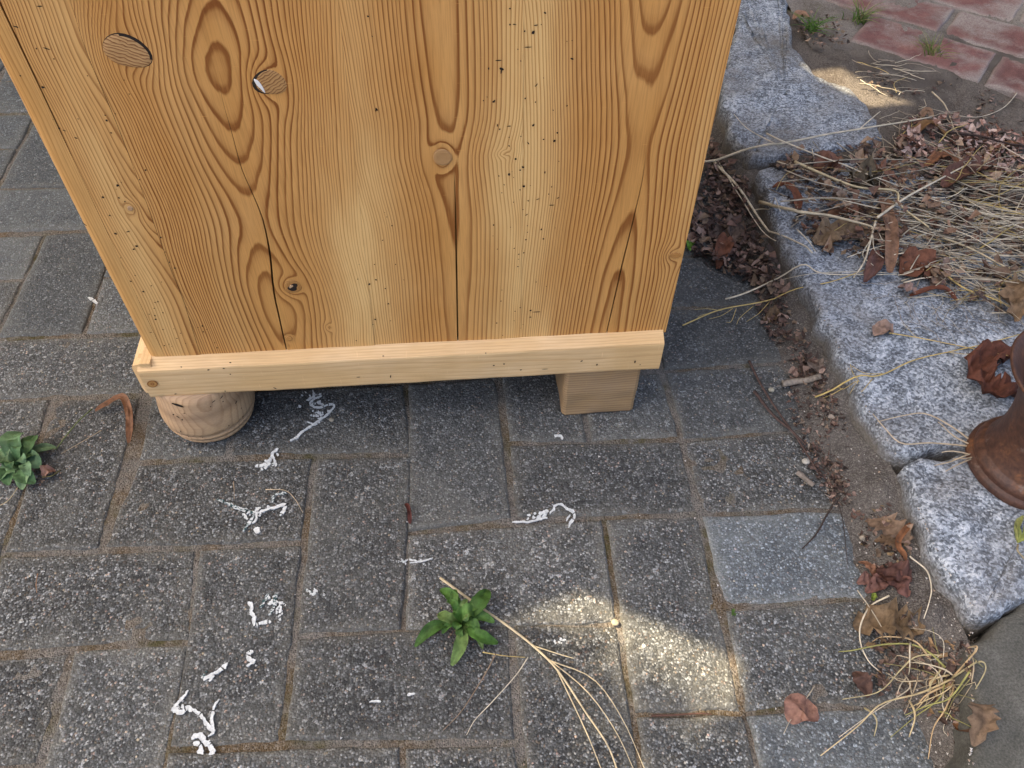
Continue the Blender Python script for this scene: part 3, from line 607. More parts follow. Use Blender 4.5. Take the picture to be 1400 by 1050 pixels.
pl = prism_x('plinth_board', prof[::-1], -.3705, .1812, -.0, 'pine_x', cab, plinth_ring, seed=4)
def mould_front():                                            # front plinth board, its end seen at the left corner
    # profile in x (outwards is -x), run along y
    pr = [(-.3565, ZL), (-.3768, ZL+.0005), (-.3788, ZL+.006), (-.3785, .1215), (-.3765, .1255), (-.3665, .1315), (-.3565, .1315)]
    ys = np.linspace(0, 1, 30); V = []; n = len(pr)
    for u in ys:
        for (x, z) in pr:
            ya = .1425+(-.3705-x)*.55 if x < -.3705 else .1425
            V.append((x, ya+(1.0-ya)*u, z))
    V = np.array(V); F = [[i*n+k, i*n+(k+1) % n, (i+1)*n+(k+1) % n, (i+1)*n+k] for i in range(29) for k in range(n)]; F.append(list(range(n))[::-1])
    k = len(V); return link_mesh('plinth_board', V, F, M['pine_x'], cab, False, None, {'ring': V[:, 0]/.004+V[:, 2]/.006, 'tone': np.full(k, .8), 'pale': np.zeros(k), 'dark': np.zeros(k)})
mould_front()
def plinth_knot(px, py, r):
    s, z = panel_at(px, py, .1385); nA = 18; V = []; ring = []
    for k in range(5):
        for a in range(nA): th = 2*math.pi*a/nA; f = k/4*r*(1+.1*math.sin(2*th)); V.append((s+f*math.cos(th), .1385-.0006, z+f*math.sin(th))); ring.append(.35+k/4*1.6)
    F = [[k*nA+a, k*nA+(a+1) % nA, (k+1)*nA+(a+1) % nA, (k+1)*nA+a][::-1] for k in range(4) for a in range(nA)]
    n = len(V); link_mesh('knot', V, F, M['pine_edge'], pl, True, None, {'ring': ring, 'tone': np.full(n, 2.2), 'pale': np.zeros(n), 'dark': np.full(n, .3)})
plinth_knot(208.5, 524.5, .0055)
ph_ = Geo()
for (x, y, r, a, l) in [(315, 495, .0009, 0, 1.3), (248, 501, .0009, 0, 1), (285, 505, .0009, .3, 1.6), (306, 503, .0008, 0, 1.5), (315, 511, .0008, 0, 1), (308, 534, .0008, 0, 1), (376, 530, .0007, -.8, 3), (534, 514, .0006, 1.4, 4), (675, 499, .0009, 0, 1.3), (689, 497, .0009, 0, 1.2), (712, 505, .0009, .3, 1.3), (795, 493, .0008, .8, 2), (816, 498, .0008, 1.5, 2), (868, 494, .0009, 1.6, 2.4), (875, 498, .0007, 0, 1), (524, 486, .0008, 0, 1.2), (664, 482, .0008, 0, 1), (745, 504, .0004, 0, 9), (490, 515, .0005, 0, 4), (240, 538, .0007, .3, 2)]:
    s, z = panel_at(x, y, .1385); n = 7; th = np.linspace(0, 2*math.pi, n, endpoint=False); u = r*l*np.cos(th); w = r*np.sin(th)
    ph_.add(np.column_stack([s+u*math.cos(a)-w*math.sin(a), np.full(n, .1385-.00075), z+u*math.sin(a)+w*math.cos(a)]), [list(range(n))], (.02, .012, .008))
tag(ph_.build('woodworm_holes', M['gap'], pl, False), kind='stuff')
# carcass behind the planks, bottom board and top
DEP = .50
box_mesh('carcass', SL+.012, SR-.004, YP+.0125, YP+DEP, .1, ZT-.004, 'pine_edge', cab, lambda P: P[:, 0]/.003, dens=.05)
box_mesh('top_board', SL-.025, SR+.01, YP-.02, YP+DEP+.02, ZT, ZT+.022, 'pine_x', cab, lambda P: P[:, 1]/.004, dens=.05)
box_mesh('plinth_board', -.352, .1812, YP+DEP-.006, YP+DEP+.014, ZL, .131, 'pine_x', cab, dens=.03)
# bun foot
prof_f = [(.0, .0), (.0405, .0), (.0440, .0010), (.0468, .0036), (.0484, .0070), (.0488, .0088), (.0470, .0102), (.0472, .0112), (.0500, .0124), (.0515, .0160), (.0520, .0184), (.0500, .0200), (.0502, .0210), (.0524, .0226), (.0528, .028), (.0524, .035), (.0514, .044), (.0500, .053), (.0486, .062), (.0474, .071), (.0468, ZL)]
def make_foot(x, y):
    V, F = lathe(prof_f, 72); V[:, :2] *= (1+.012*N1(np.arctan2(V[:, 1], V[:, 0])*2+9, V[:, 2]*40))[:, None]
    ring = np.hypot(V[:, 0]-.012, V[:, 1]+.03)/.0042+.8*N2(V[:, 2]*60, V[:, 0]*20); k = len(V)
    dark = np.clip(.55*np.isin(np.round(np.tile([r for r, z in prof_f], 72), 4), (.0470, .0472, .0500, .0502)).astype(float), 0, 1)
    return link_mesh('turned_foot', V+np.array([x, y, 0]), F, M['pine_foot'], cab, True, None, {'ring': ring, 'tone': np.full(k, .8), 'pale': np.zeros(k), 'dark': dark*.75})
ft = make_foot(-.3330, .1790)
make_foot(-.3345, YP+DEP-.05)
fh = Geo()
FC = np.array([-.3330*CX-.1790*CY, -.3330*CY+.1790*CX])
def foot_mark(px, py, r, l, a):
    d = ray(px, py); 
    # meet the foot's side: step along the ray until inside the turned profile
    for tt in np.linspace(.5, 1.2, 4000):
        P = CAM+d*tt; rr_ = math.hypot(*(P[:2]-FC)); pr = np.interp(P[2], [z for _, z in prof_f[1:]], [q for q, _ in prof_f[1:]])
        if 0 < P[2] < ZL and rr_ < pr+.0006: break
    else: return
    n_ = np.array([*(P[:2]-FC), .0]); n_ /= np.linalg.norm(n_); t_ = np.array([-n_[1], n_[0], 0]); b_ = np.array([0, 0, 1.]); k = 7; th = np.linspace(0, 2*math.pi, k, endpoint=False); u = r*l*np.cos(th); w = r*np.sin(th)
    W = P+np.outer(u*math.cos(a)-w*math.sin(a), t_)+np.outer(u*math.sin(a)+w*math.cos(a), b_)
    L_ = np.column_stack([W[:, 0]*CX+W[:, 1]*CY, -W[:, 0]*CY+W[:, 1]*CX, W[:, 2]]); fh.add(L_, [list(range(k))], (.02, .012, .008))
for q in [(243, 554, .0022, 3.2, -.35), (237, 567, .0008, 3, .9), (243, 570, .0008, 3, -.7), (249, 574, .0008, 2.4, 1.2), (252, 565, .0007, 1.5, 0), (303, 543, .0006, 4, .5), (292, 549, .0006, 4, .3), (323, 550, .0008, 3, .6), (305, 549, .0007, 1.5, 0), (247, 590, .0007, 2.6, 1.4), (277, 598, .0006, 3, 1.5), (313, 582, .0006, 2, 1.4), (332, 570, .0006, 2, 1.2), (258, 597, .0006, 2, 1.5), (330, 558, .0006, 1.5, .4), (288, 556, .0006, 1.5, .9)]: foot_mark(*q)
if fh.n: tag(fh.build('woodworm_holes', M['gap'], ft, False), kind='stuff')
# squared block under the rear corner
bxk = lambda P: P[:, 2]/.0042+.6*N1(P[:, 0]*18, P[:, 2]*60)
box_mesh('block_foot', .0775, .1640, .1425, .225, .0003, ZL-.0002, 'pine_block', cab, bxk, .0022, .004, .0007, 3, lambda P: P+np.column_stack([np.where(P[:, 0] < .1, -.002, 0)*0, np.zeros(len(P)), np.zeros(len(P))]))
box_mesh('block_foot', .0785, .1612, YP+DEP-.09, YP+DEP-.01, .0003, ZL-.0002, 'pine_block', cab, bxk, .0022, .01, .0007, 3)

# ------------------------------------------------------------------ rusty iron stand foot and concrete block at the right
ic = np.array([.544, .003])
prof_i = [(.0, 0), (.0575, 0), (.0590, .002), (.0590, .0085), (.0572, .0105), (.0552, .0110), (.0548, .0125), (.0555, .0145), (.0550, .0180), (.0530, .0215), (.0505, .0238), (.0495, .0245), (.0492, .0262), (.0480, .0290), (.0462, .036), (.0448, .046), (.0445, .056), (.0450, .066), (.0465, .078), (.0490, .090), (.0525, .102), (.0575, .114), (.0640, .125), (.0710, .1325), (.0756, .1375), (.0770, .1400), (.0762, .1418), (.0740, .1412), (.0680, .1350), (.0600, .1250), (.0530, .1125), (.0470, .100), (.043, .085), (.040, .07), (.0, .066)]
V, F = lathe(prof_i, 72); V[:, :2] *= (1+.006*N1(np.arctan2(V[:, 1], V[:, 0])*3+20, V[:, 2]*30))[:, None]
post = link_mesh('iron_stand', V+np.array([ic[0], ic[1], KZ-.001]), F, M['iron'], None, True, (ic[0], ic[1], KZ))
tag(post, 'rusty brown iron stand with ringed base and flared open top on the granite kerb', 'iron stand')
cb = [at(1319, 884, .05)[:2], at(1400, 826, .05)[:2], at(1480, 770, .05)[:2], at(1640, 960, .05)[:2], at(1420, 1200, .05)[:2], at(1318, 1080, .05)[:2], at(1333, 985, .05)[:2]]
blk = stone('concrete_block', None, None, M['concrete'], z=.05, h=.11, seed=8, closed_pts=cb, rough=.0006)
tag(blk, 'dark grey concrete block at the end of the granite kerb', 'block')

# ------------------------------------------------------------------ loose things: leaves, stalks, twigs, paint flakes, weeds
_ks = np.array([at(x, y, KZ)[:2] for x, y in ((1345, 852), (1290, 775), (1262, 712), (1222, 617), (1176, 545), (1150, 482), (1102, 392), (1060, 300), (1036, 228), (1026, 216), (1000, 180), (985, 130), (1012, 0))])
KXf = lambda y: np.interp(y, _ks[:, 1], _ks[:, 0])
def surf(x, y):
    if y < -.155 and x > .34: 
        if inside([tuple(c) for c in cb], x, y): return .05
    if x > KXf(y) and -.155 < y:
        sz = float(soil_z(np.array(x), np.array(y)))
        return max(KZ, sz) if x < .66 else sz
    if x > .44: return float(soil_z(np.array(x), np.array(y)))
    return max(0.0 if x < .385 else -1, float(pave_z(np.array(x), np.array(y))))
def inside(poly, x, y):
    c = False; n = len(poly)
    for i in range(n):
        (x1, y1), (x2, y2) = poly[i], poly[i-1]
        if (y1 > y) != (y2 > y) and x < (x2-x1)*(y-y1)/(y2-y1)+x1: c = not c
    return c
def on(px, py, lift=0.0):                                     # pixel -> point where that line of sight meets the pavement, kerb or soil
    d = ray(px, py); t0 = (.075-CAM[2])/d[2]; t1 = (-.004-CAM[2])/d[2]; n = 48
    if (CAM+d*t1)[0] < .33: return at(px, py, 0.0)+np.array([0, 0, lift])
    P = CAM+d*t1
    for k in range(n+1):
        Q = CAM+d*(t0+(t1-t0)*k/n)
        if Q[2] <= surf(Q[0], Q[1]): P = Q; break
    P = P.copy(); P[2] = max(P[2], surf(P[0], P[1]) if P[2] < .062 else P[2])+lift; return P
def stalk(name, px, r=.0011, col=(.52, .42, .25), label=None, cat='grass stalk', lift=.002, wob=.0008, branches=(), mat='straw', taper=.5, arch=0.0, group=None, n=26, build=True):
    P0 = smooth_path([on(x, y) for x, y in px], n); s = np.linspace(0, 1, n)
    zs = np.maximum(P0[:, 2], [surf(p[0], p[1]) for p in P0]); zs = np.convolve(np.pad(zs, 3, 'edge'), np.ones(7)/7, 'valid')
    P0[:, 2] = np.maximum(zs, P0[:, 2]) + lift + r + arch*np.sin(math.pi*s) + wob*rng.normal(0, 1, n).cumsum()/n
    G_ = Geo(); G_.tube(P0, r*(1-(1-taper)*s), col)
    for bpx in branches:
        B = smooth_path([on(x, y) for x, y in bpx], 12); B[:, 2] = np.maximum(B[:, 2], [surf(p[0], p[1]) for p in B])+lift+r+.002*np.linspace(0, 1, 12); G_.tube(B, r*.5*(1-.5*np.linspace(0, 1, 12)), col, 4)
    o = G_.build(name, M[mat], None, True, tuple(P0[0])); tag(o, label, cat, group); return o
def leaf_geo(path, widths, curl=.3, wave=.15, nw=5, seed=0, lobes=0.0):
    P = np.asarray(path, float); n = len(P); T = np.gradient(P, axis=0); T /= np.linalg.norm(T, axis=1)[:, None]+1e-9
    A = np.cross(T, [0, 0, 1]); A /= np.linalg.norm(A, axis=1)[:, None]+1e-9; V = []; cs = []
    for i in range(n):
        w = widths[i]*(1+lobes*math.sin(i*2.4+seed))
        for k in range(nw):
            u = k/(nw-1)*2-1; z = curl*w*(u*u)+wave*w*N1(i*.7+seed, k*.9+seed)
            V.append(P[i]+A[i]*u*w+np.array([0, 0, z])); cs.append(.82+.18*abs(u)-.12*(k == nw//2))
    return np.array(V), grid_faces(n, nw), np.array(cs)
def leaf(name, px, width, col, label, lift=.003, curl=.35, wave=.4, arch=.006, seed=0, lobes=0.0, shape='oval', group=None, n=16, cat='leaf', nw=7):
    """px: midrib pixels, width in metres (half)"""
    P = smooth_path([on(x, y) for x, y in px], n); s = np.linspace(0, 1, n)
    base = np.array([surf(p[0], p[1]) for p in P]); P[:, 2] = np.maximum(P[:, 2], base)+lift+arch*np.sin(math.pi*s)
    w = width*{'oval': np.sin(math.pi*np.clip(s*.94+.03, 0, 1))**.7, 'strip': np.clip(np.sin(math.pi*(s*.9+.05))*2.2, 0, 1)**.8, 'tri': np.clip(s*4, 0, 1)*(1.02-s)**.7*1.2, 'square': np.clip(np.sin(math.pi*(s*.96+.02))*2.2, .1, 1)}[shape]
    V, F, cs = leaf_geo(P, w, curl, wave, nw, seed, lobes); G_ = Geo()
    V2 = V.copy(); V2[:, 2] -= .0005
    G_.add(V, F); G_.add(V2, F[:, ::-1]); col = np.array(col); col = (col*.8+col.mean()*.2)*.82; c = np.outer(np.concatenate([cs, cs*.8]), col); G_.c = [c]
    o = G_.build(name, M['leaf'], None, True, tuple(P[n//2])); tag(o, label, cat, group); return o
RUST, RED, TAN, DKB, PINK, GREYB = (.24, .085, .030), (.19, .070, .045), (.30, .20, .11), (.10, .05, .032), (.34, .20, .16), (.20, .15, .11)

leaf('dry_leaf', [(132, 565), (150, 558), (166, 551), (176, 555), (181, 572), (181, 590), (178, 608)], .0042, (.27, .115, .045), 'long narrow brown leaf bent in a hook beside the turned foot', lift=.004, arch=.008, shape='strip', curl=.5, n=26)
leaf('dry_leaf', [(60, 655), (68, 650), (77, 645)], .008, (.34, .18, .13), 'small pinkish brown leaf touching the left green weed', seed=3, arch=.006)
leaf('dry_leaf', [(1080, 990), (1090, 970), (1118, 985)], .013, (.36, .17, .11), 'reddish brown triangular leaf lying flat near the lower border pavers', shape='oval', arch=.003, curl=.15, seed=5)
leaf('dry_leaf', [(1182, 714), (1205, 722), (1225, 735), (1240, 748)], .014, (.33, .21, .125), 'pale tan lobed leaf in the gutter beside the bluish paver', seed=2, lobes=.35, arch=.004)
leaf('dry_leaf', [(1193, 742), (1210, 745), (1228, 750)], .009, (.27, .165, .09), 'tan leaf tucked under the pale tan lobed leaf', seed=9, lobes=.3)
leaf('dry_leaf', [(1240, 722), (1222, 745), (1222, 760), (1234, 772)], .0030, (.30, .11, .03), 'thin rust coloured leaf curl beside the pale tan lobed leaf', shape='strip', lift=.008, arch=.006)
leaf('dry_leaf', [(1165, 858), (1195, 856), (1230, 862), (1262, 864)], .018, (.25, .16, .075), 'large crumpled tan leaf in the gutter above the dry grass clump', seed=4, lobes=.4, wave=.8, arch=.008)
for k, (a, b, w, c, l) in enumerate([((1170, 800), (1188, 790), .007, (.26, .12, .09), 'leftmost leaflet of the reddish leaf spray on the bluish paver edge'), ((1182, 812), (1205, 790), .008, (.23, .10, .075), 'second leaflet of the reddish leaf spray on the bluish paver edge'), ((1190, 785), (1240, 818), .010, (.22, .09, .065), 'longest leaflet of the reddish leaf spray on the bluish paver edge'), ((1172, 770), (1192, 792), .004, (.30, .13, .06), 'narrow orange leaflet of the reddish leaf spray'), ((1195, 780), (1245, 795), .012, (.15, .065, .05), 'dark broad leaflet of the reddish leaf spray')]):
    leaf('dry_leaf', [a, ((a[0]+b[0])/2+3, (a[1]+b[1])/2+2), b], w, c, l, seed=k+11, arch=.007, wave=.7, group='reddish leaf spray')
leaf('dry_leaf', [(1166, 920), (1174, 935), (1186, 955)], .009, (.15, .075, .05), 'dark brown leaf left of the dry grass clump', seed=6)
leaf('dry_leaf', [(1316, 975), (1312, 995), (1322, 1025)], .011, (.24, .15, .08), 'brown leaf standing against the dark concrete block', seed=7, lobes=.3, arch=.012)
leaf('dry_leaf', [(1302, 990), (1306, 1005), (1308, 1018)], .005, (.30, .13, .05), 'small orange brown leaf beside the concrete block', seed=8)
# ring-shaped crumpled leaf by the iron stand
leaf('dry_leaf', [(1395, 489), (1360, 490), (1335, 502), (1328, 520), (1342, 535), (1368, 541), (1392, 532)], .014, (.20, .062, .030), 'large crumpled rust brown leaf curled in a ring behind the iron stand', seed=12, wave=1.0, lobes=.2, arch=.010, n=26, curl=.5, nw=9, shape='strip')
leaf('dry_leaf', [(1228, 378), (1252, 375), (1276, 385)], .020, (.25, .088, .040), 'square folded reddish brown leaf at the lower edge of the straw', seed=13, shape='square', arch=.012, wave=.4)
leaf('dry_leaf', [(1200, 283), (1205, 310), (1210, 340), (1209, 386)], .0085, (.36, .185, .095), 'long upright light brown leaf lying across the straw', seed=14, shape='strip', arch=.006, lift=.016)
leaf('dry_leaf', [(1193, 462), (1205, 455), (1220, 458)], .0085, (.40, .25, .175), 'small pale leaf alone on the bare granite', seed=15, shape='square', arch=.006)
leaf('dry_leaf', [(1242, 408), (1270, 403), (1290, 406), (1307, 416)], .0036, (.22, .065, .025), 'thin dark rust leaf strip on the granite below the straw', seed=16, shape='strip', arch=.008)
leaf('dry_leaf', [(1225, 396), (1240, 402), (1252, 405)], .007, (.42, .27, .22), 'pale pink leaf end at the left of the thin rust strip', seed=17, wave=.9)
leaf('dry_leaf', [(1112, 240), (1130, 232), (1148, 238)], .020, (.27, .115, .065), 'round cinnamon leaf beside the gap between the upper kerb stones', seed=18, arch=.010, wave=.6)
leaf('dry_leaf', [(1055, 260), (1070, 263), (1085, 277), (1090, 292)], .0058, (.26, .085, .035), 'curved rust leaf on the upper kerb stone edge', seed=19, shape='strip', arch=.010)
leaf('dry_leaf', [(1112, 338), (1145, 325), (1180, 332)], .021, (.31, .20, .10), 'large tan leaf lying under the straw on the kerb', seed=20, wave=.7, arch=.006)
leaf('dry_leaf', [(1165, 262), (1180, 252), (1198, 262)], .019, (.19, .145, .085), 'olive brown crumpled leaf right of the cinnamon leaf', seed=21, wave=1.1, arch=.014, lobes=.3)
leaf('dry_leaf', [(1180, 235), (1200, 246), (1222, 254)], .010, (.29, .13, .07), 'torn orange brown leaf right of the cinnamon leaf', seed=22, lobes=.4, lift=.01)
leaf('dry_leaf', [(1240, 195), (1262, 183), (1293, 190)], .0065, (.28, .135, .035), 'arched golden brown leaf at the tip of the long straw', seed=23, shape='strip', arch=.016)
leaf('dry_leaf', [(1252, 170), (1262, 164), (1272, 172)], .006, (.33, .19, .10), 'small curled leaf at the tip of the long straw', seed=24, arch=.014)
leaf('dry_leaf', [(1260, 238), (1282, 231), (1308, 240)], .0065, (.31, .12, .04), 'orange arched leaf left of the green seedling', seed=25, shape='strip', arch=.012, lift=.012)
leaf('dry_leaf', [(1283, 268), (1312, 256), (1341, 243)], .014, (.22, .092, .055), 'rolled brown leaf behind the green seedling', seed=26, curl=.9, arch=.010, lift=.014, shape='strip')
leaf('dry_leaf', [(1388, 395), (1378, 420), (1382, 450)], .016, (.31, .19, .09), 'tan crumpled leaf above the iron stand', seed=27, wave=.9, lobes=.3, lift=.012)
leaf('dry_leaf', [(1130, 300), (1160, 292), (1176, 299)], .008, (.30, .125, .05), 'orange brown leaf sliver on the kerb under the straw', seed=28, shape='strip')
leaf('dry_leaf', [(980, 370), (988, 350), (1012, 343)], .012, (.24, .082, .035), 'rust leaf standing upright in the gutter close to the cabinet', seed=29, arch=.02, wave=.7)
leaf('dry_leaf', [(975, 327), (995, 322), (1018, 333)], .018, (.22, .155, .12), 'grey brown leaf in the gutter close to the cabinet', seed=30, wave=.8)
leaf('dry_leaf', [(1178, 395), (1190, 372), (1192, 352)], .010, (.22, .10, .075), 'reddish shrivelled leaf left of the long upright leaf', seed=31, wave=1.0, lift=.01)
leaf('dry_leaf', [(1045, 443), (1055, 438), (1066, 430)], .009, (.19, .115, .055), 'brown leaf lying across the gutter crumbs', seed=32, wave=.7)
leaf('dry_leaf', [(1100, 495), (1110, 505), (1118, 512)], .010, (.25, .185, .14), 'grey tan leaf fragment beside the bark piece in the gutter', seed=33)
leaf('dry_leaf', [(1262, 205), (1268, 212), (1275, 222)], .008, (.42, .26, .22), 'pink brown curled leaf below the arched golden leaf', seed=34, wave=.6)
leaf('dry_leaf', [(1228, 210), (1240, 212), (1250, 208)], .011, (.48, .36, .31), 'pale pinkish leaf left of the pink brown curled leaf', seed=35, wave=.9)
leaf('dry_leaf', [(1345, 215), (1368, 208), (1394, 203)], .006, (.28, .13, .04), 'golden brown strip leaf beside the dark twig', seed=36, shape='strip', arch=.01)
leaf('dry_leaf', [(555, 690), (560, 702), (561, 718)], .0022, (.13, .03, .02), 'tiny dark red curled leaf on the pavement below the cabinet', seed=37, shape='strip', arch=.004)
leaf('dry_leaf', [(1106, 30), (1092, 27), (1083, 30)], .009, (.42, .22, .12), 'orange leaf among crumbs at the top of the kerb', seed=38)

ST = (.56, .47, .30); PST = (.64, .57, .43); YST = (.55, .42, .16); GST = (.40, .35, .26)
stalk('straw_stalk', [(602, 792), (650, 827), (700, 862), (738, 893), (765, 922), (800, 975), (830, 1020), (846, 1062)], .0014, ST, 'long straw stalk running from the centre weed down to the lower edge', branches=[[(745, 899), (800, 945), (840, 1000), (868, 1060)], [(752, 905), (810, 930), (850, 985), (885, 1065)], [(760, 915), (800, 1000), (820, 1050), (828, 1070)], [(730, 885), (765, 897), (784, 903)]])
stalk('straw_stalk', [(722, 900), (705, 925), (672, 962), (650, 985), (638, 1006)], .0006, PST, 'short pale straw below the centre weed')
stalk('straw_stalk', [(660, 893), (690, 898), (718, 900)], .0006, YST, 'short yellow straw right below the centre weed')
stalk('twig', [(678, 895), (668, 915), (650, 945), (630, 975), (606, 1000)], .0007, (.22, .16, .11), 'thin brown stem below the centre weed', 'twig', mat='twig')
stalk('straw_stalk', [(955, 237), (1010, 222), (1060, 210), (1130, 196), (1200, 184), (1268, 173)], .0021, PST, 'long thick straw lying straight across the upper kerb gap', lift=.012, branches=[[(1170, 189), (1190, 172), (1198, 166)], [(1060, 211), (1020, 190), (1000, 170)]])
stalk('straw_stalk', [(972, 235), (1000, 262), (1022, 295), (1040, 320), (1060, 345), (1105, 360)], .0022, PST, 'bent pale straw hanging over the gutter beside the cabinet', lift=.014, branches=[[(980, 236), (1010, 285), (1038, 330), (1062, 348)], [(1025, 300), (1045, 300), (1060, 310)], [(1085, 328), (1100, 345), (1109, 360)]])
stalk('straw_stalk', [(932, 450), (985, 428), (1040, 422), (1080, 406), (1140, 390), (1190, 372), (1230, 364)], .0010, YST, 'yellow grass panicle reaching over the gutter to the pavement', lift=.006, branches=[[(1000, 427), (985, 437), (967, 443)], [(1005, 427), (998, 445), (991, 447)], [(1028, 424), (1010, 440), (1005, 450)], [(1050, 418), (1035, 435), (1018, 447)], [(985, 430), (965, 428), (948, 430)], [(975, 432), (960, 436), (952, 440)]])
stalk('straw_stalk', [(990, 415), (1040, 402), (1085, 388), (1120, 382), (1180, 383), (1222, 383)], .0013, PST, 'double pale straw just above the yellow panicle', lift=.007, branches=[[(1222, 381), (1150, 380), (1100, 384), (1060, 393)]])
stalk('straw_stalk', [(1108, 556), (1160, 532), (1200, 519), (1245, 498), (1300, 485), (1345, 475), (1395, 461)], .0011, YST, 'yellow grass panicle lying across the bare granite', lift=.004, branches=[[(1205, 516), (1180, 516), (1155, 515)], [(1172, 527), (1160, 520), (1152, 518)], [(1165, 531), (1150, 537), (1140, 536)], [(1190, 523), (1178, 538), (1170, 550)], [(1168, 532), (1162, 540), (1158, 546)], [(1150, 536), (1135, 545), (1122, 550)], [(1295, 487), (1320, 490), (1345, 486)]])
stalk('straw_stalk', [(1213, 460), (1260, 468), (1320, 480), (1385, 493)], .0008, YST, 'thin straw from the small pale leaf towards the iron stand', lift=.004, branches=[[(1250, 466), (1238, 455), (1228, 447)]])
stalk('straw_stalk', [(1032, 298), (1080, 305), (1130, 312), (1180, 325), (1185, 330)], .0026, (.58, .49, .33), 'thick straw stem above the tan leaf on the kerb', lift=.016)
stalk('straw_stalk', [(1080, 240), (1120, 258), (1165, 275), (1215, 280), (1222, 300), (1260, 330)], .0022, (.60, .50, .30), 'thick yellow straw crossing the litter on the kerb', lift=.02)
stalk('straw_stalk', [(1190, 318), (1230, 290), (1275, 265), (1330, 235)], .0020, PST, 'pale straw rising to the right over the litter', lift=.022)
stalk('straw_stalk', [(1190, 318), (1184, 340), (1175, 372), (1160, 395)], .0018, PST, 'root end of the pale straw bundle on the kerb', lift=.016, branches=[[(1190, 320), (1200, 345), (1217, 338)], [(1186, 335), (1188, 358), (1200, 370)], [(1182, 345), (1172, 365), (1186, 380)]])
stalk('straw_stalk', [(1270, 135), (1285, 150), (1295, 175), (1303, 200), (1308, 235)], .0014, (.50, .43, .31), 'straw leaning down from the soil towards the green seedling', lift=.01)
stalk('straw_stalk', [(1280, 340), (1320, 356), (1360, 378), (1400, 400)], .0016, ST, 'straw stem running down to the right edge', lift=.016)
stalk('straw_stalk', [(1278, 380), (1310, 405), (1350, 420), (1384, 437)], .0012, YST, 'yellow straw below the seed heads at the right edge', lift=.012)
stalk('straw_stalk', [(1390, 130), (1370, 152), (1340, 165), (1310, 166)], .0010, (.50, .44, .34), 'curved thin straw lying on the bare soil', lift=.006)
stalk('twig', [(1290, 194), (1330, 200), (1365, 208), (1412, 216)], .0022, (.055, .038, .032), 'straight dark twig lying on the leaf crumbs', 'twig', mat='twig', lift=.014)
stalk('twig', [(1023, 496), (1040, 530), (1065, 570), (1090, 605), (1117, 650)], .0017, (.085, .055, .045), 'longer dark twig lying along the gutter', 'twig', mat='twig', taper=.6)
stalk('twig', [(1030, 538), (1055, 570), (1080, 592), (1100, 612)], .0022, (.075, .05, .042), 'shorter dark twig beside the longer one in the gutter', 'twig', mat='twig')
stalk('twig', [(1146, 682), (1130, 705), (1115, 732), (1096, 752)], .0014, (.05, .038, .032), 'dark forked twig on the bluish paver', 'twig', mat='twig', branches=[[(1143, 688), (1150, 715), (1156, 775)]])
stalk('straw_stalk', [(1240, 765), (1262, 785), (1268, 810), (1266, 828), (1257, 852)], .0009, PST, 'curved pale stalk against the gutter bank', lift=.006)
stalk('straw_stalk', [(1211, 820), (1185, 835), (1172, 860), (1172, 885), (1182, 908), (1196, 922)], .0010, PST, 'hooked pale stalk around the crumpled tan leaf', lift=.008)
stalk('straw_stalk', [(1166, 815), (1185, 842), (1200, 868), (1207, 882)], .0007, GST, 'thin straight grey stalk across the crumpled tan leaf', lift=.012)
stalk('straw_stalk', [(1112, 940), (1100, 958), (1080, 985), (1070, 1005)], .0006, GST, 'thin stalk beside the triangular leaf', lift=.003)
stalk('straw_stalk', [(364, 671), (390, 672), (404, 684), (415, 703)], .0006, (.45, .36, .24), 'fine curved fibre beside the white arrow mark')
stalk('straw_stalk', [(320, 660), (321, 672), (321, 684)], .0005, (.32, .24, .16), 'tiny upright fibre above the white arrow mark')
stalk('straw_stalk', [(53, 786), (51, 800), (52, 812)], .0006, (.32, .18, .10), 'short reddish fibre on the lower left paver')
stalk('straw_stalk', [(140, 590), (115, 605), (85, 622)], .0006, (.34, .27, .18), 'brown thread stem right of the left weed')
stalk('straw_stalk', [(0, 694), (14, 685), (26, 668)], .0007, (.40, .33, .20), 'thin dry stem below the left weed')
stalk('twig', [(890, 980), (920, 979), (955, 977), (972, 978)], .0012, (.10, .055, .04), 'dark strip of bark lying in the joint below the sunlit paver', 'twig', mat='twig')
stalk('bark_piece', [(1068, 530), (1085, 528), (1103, 525), (1120, 520)], .0046, (.23, .20, .165), 'pale grey bark piece lying in the gutter', 'bark', mat='twig', taper=.9)
stalk('bark_piece', [(1088, 650), (1100, 660), (1110, 668)], .0036, (.20, .17, .14), 'short flat bark chip below the dark twigs', 'bark', mat='twig', taper=.8)

# root tuft on the lower kerb stone beside the post
rt = Geo(); hub = on(1345, 622, .006)
for k, pts in enumerate([[(1345, 622), (1300, 592), (1262, 574), (1235, 574), (1195, 585)], [(1340, 615), (1270, 612), (1228, 614), (1200, 602), (1182, 585)], [(1345, 622), (1320, 628), (1295, 638), (1275, 640)], [(1340, 626), (1310, 640), (1290, 648)], [(1335, 628), (1300, 625), (1285, 622)], [(1345, 620), (1352, 608), (1340, 600)], [(1345, 620), (1360, 612), (1352, 598)], [(1342, 620), (1300, 605), (1280, 580)], [(1345, 622), (1318, 634), (1300, 631)]]):
    P0 = smooth_path([on(x, y) for x, y in pts], 16); P0[:, 2] = np.maximum(P0[:, 2], [surf(p[0], p[1]) for p in P0])+.003+.006*np.sin(np.linspace(0, 3.1, 16)); P0[0, 2] = hub[2]; rt.tube(P0, .0011*(1-.5*np.linspace(0, 1, 16)), np.array((.46, .38, .27))*(.8+.4*rng.random()), 5)
tag(rt.build('dry_root_tuft', M['straw'], None, True, tuple(hub)), 'dry pale root tuft in the joint between kerb stones beside the iron stand', 'grass tuft')

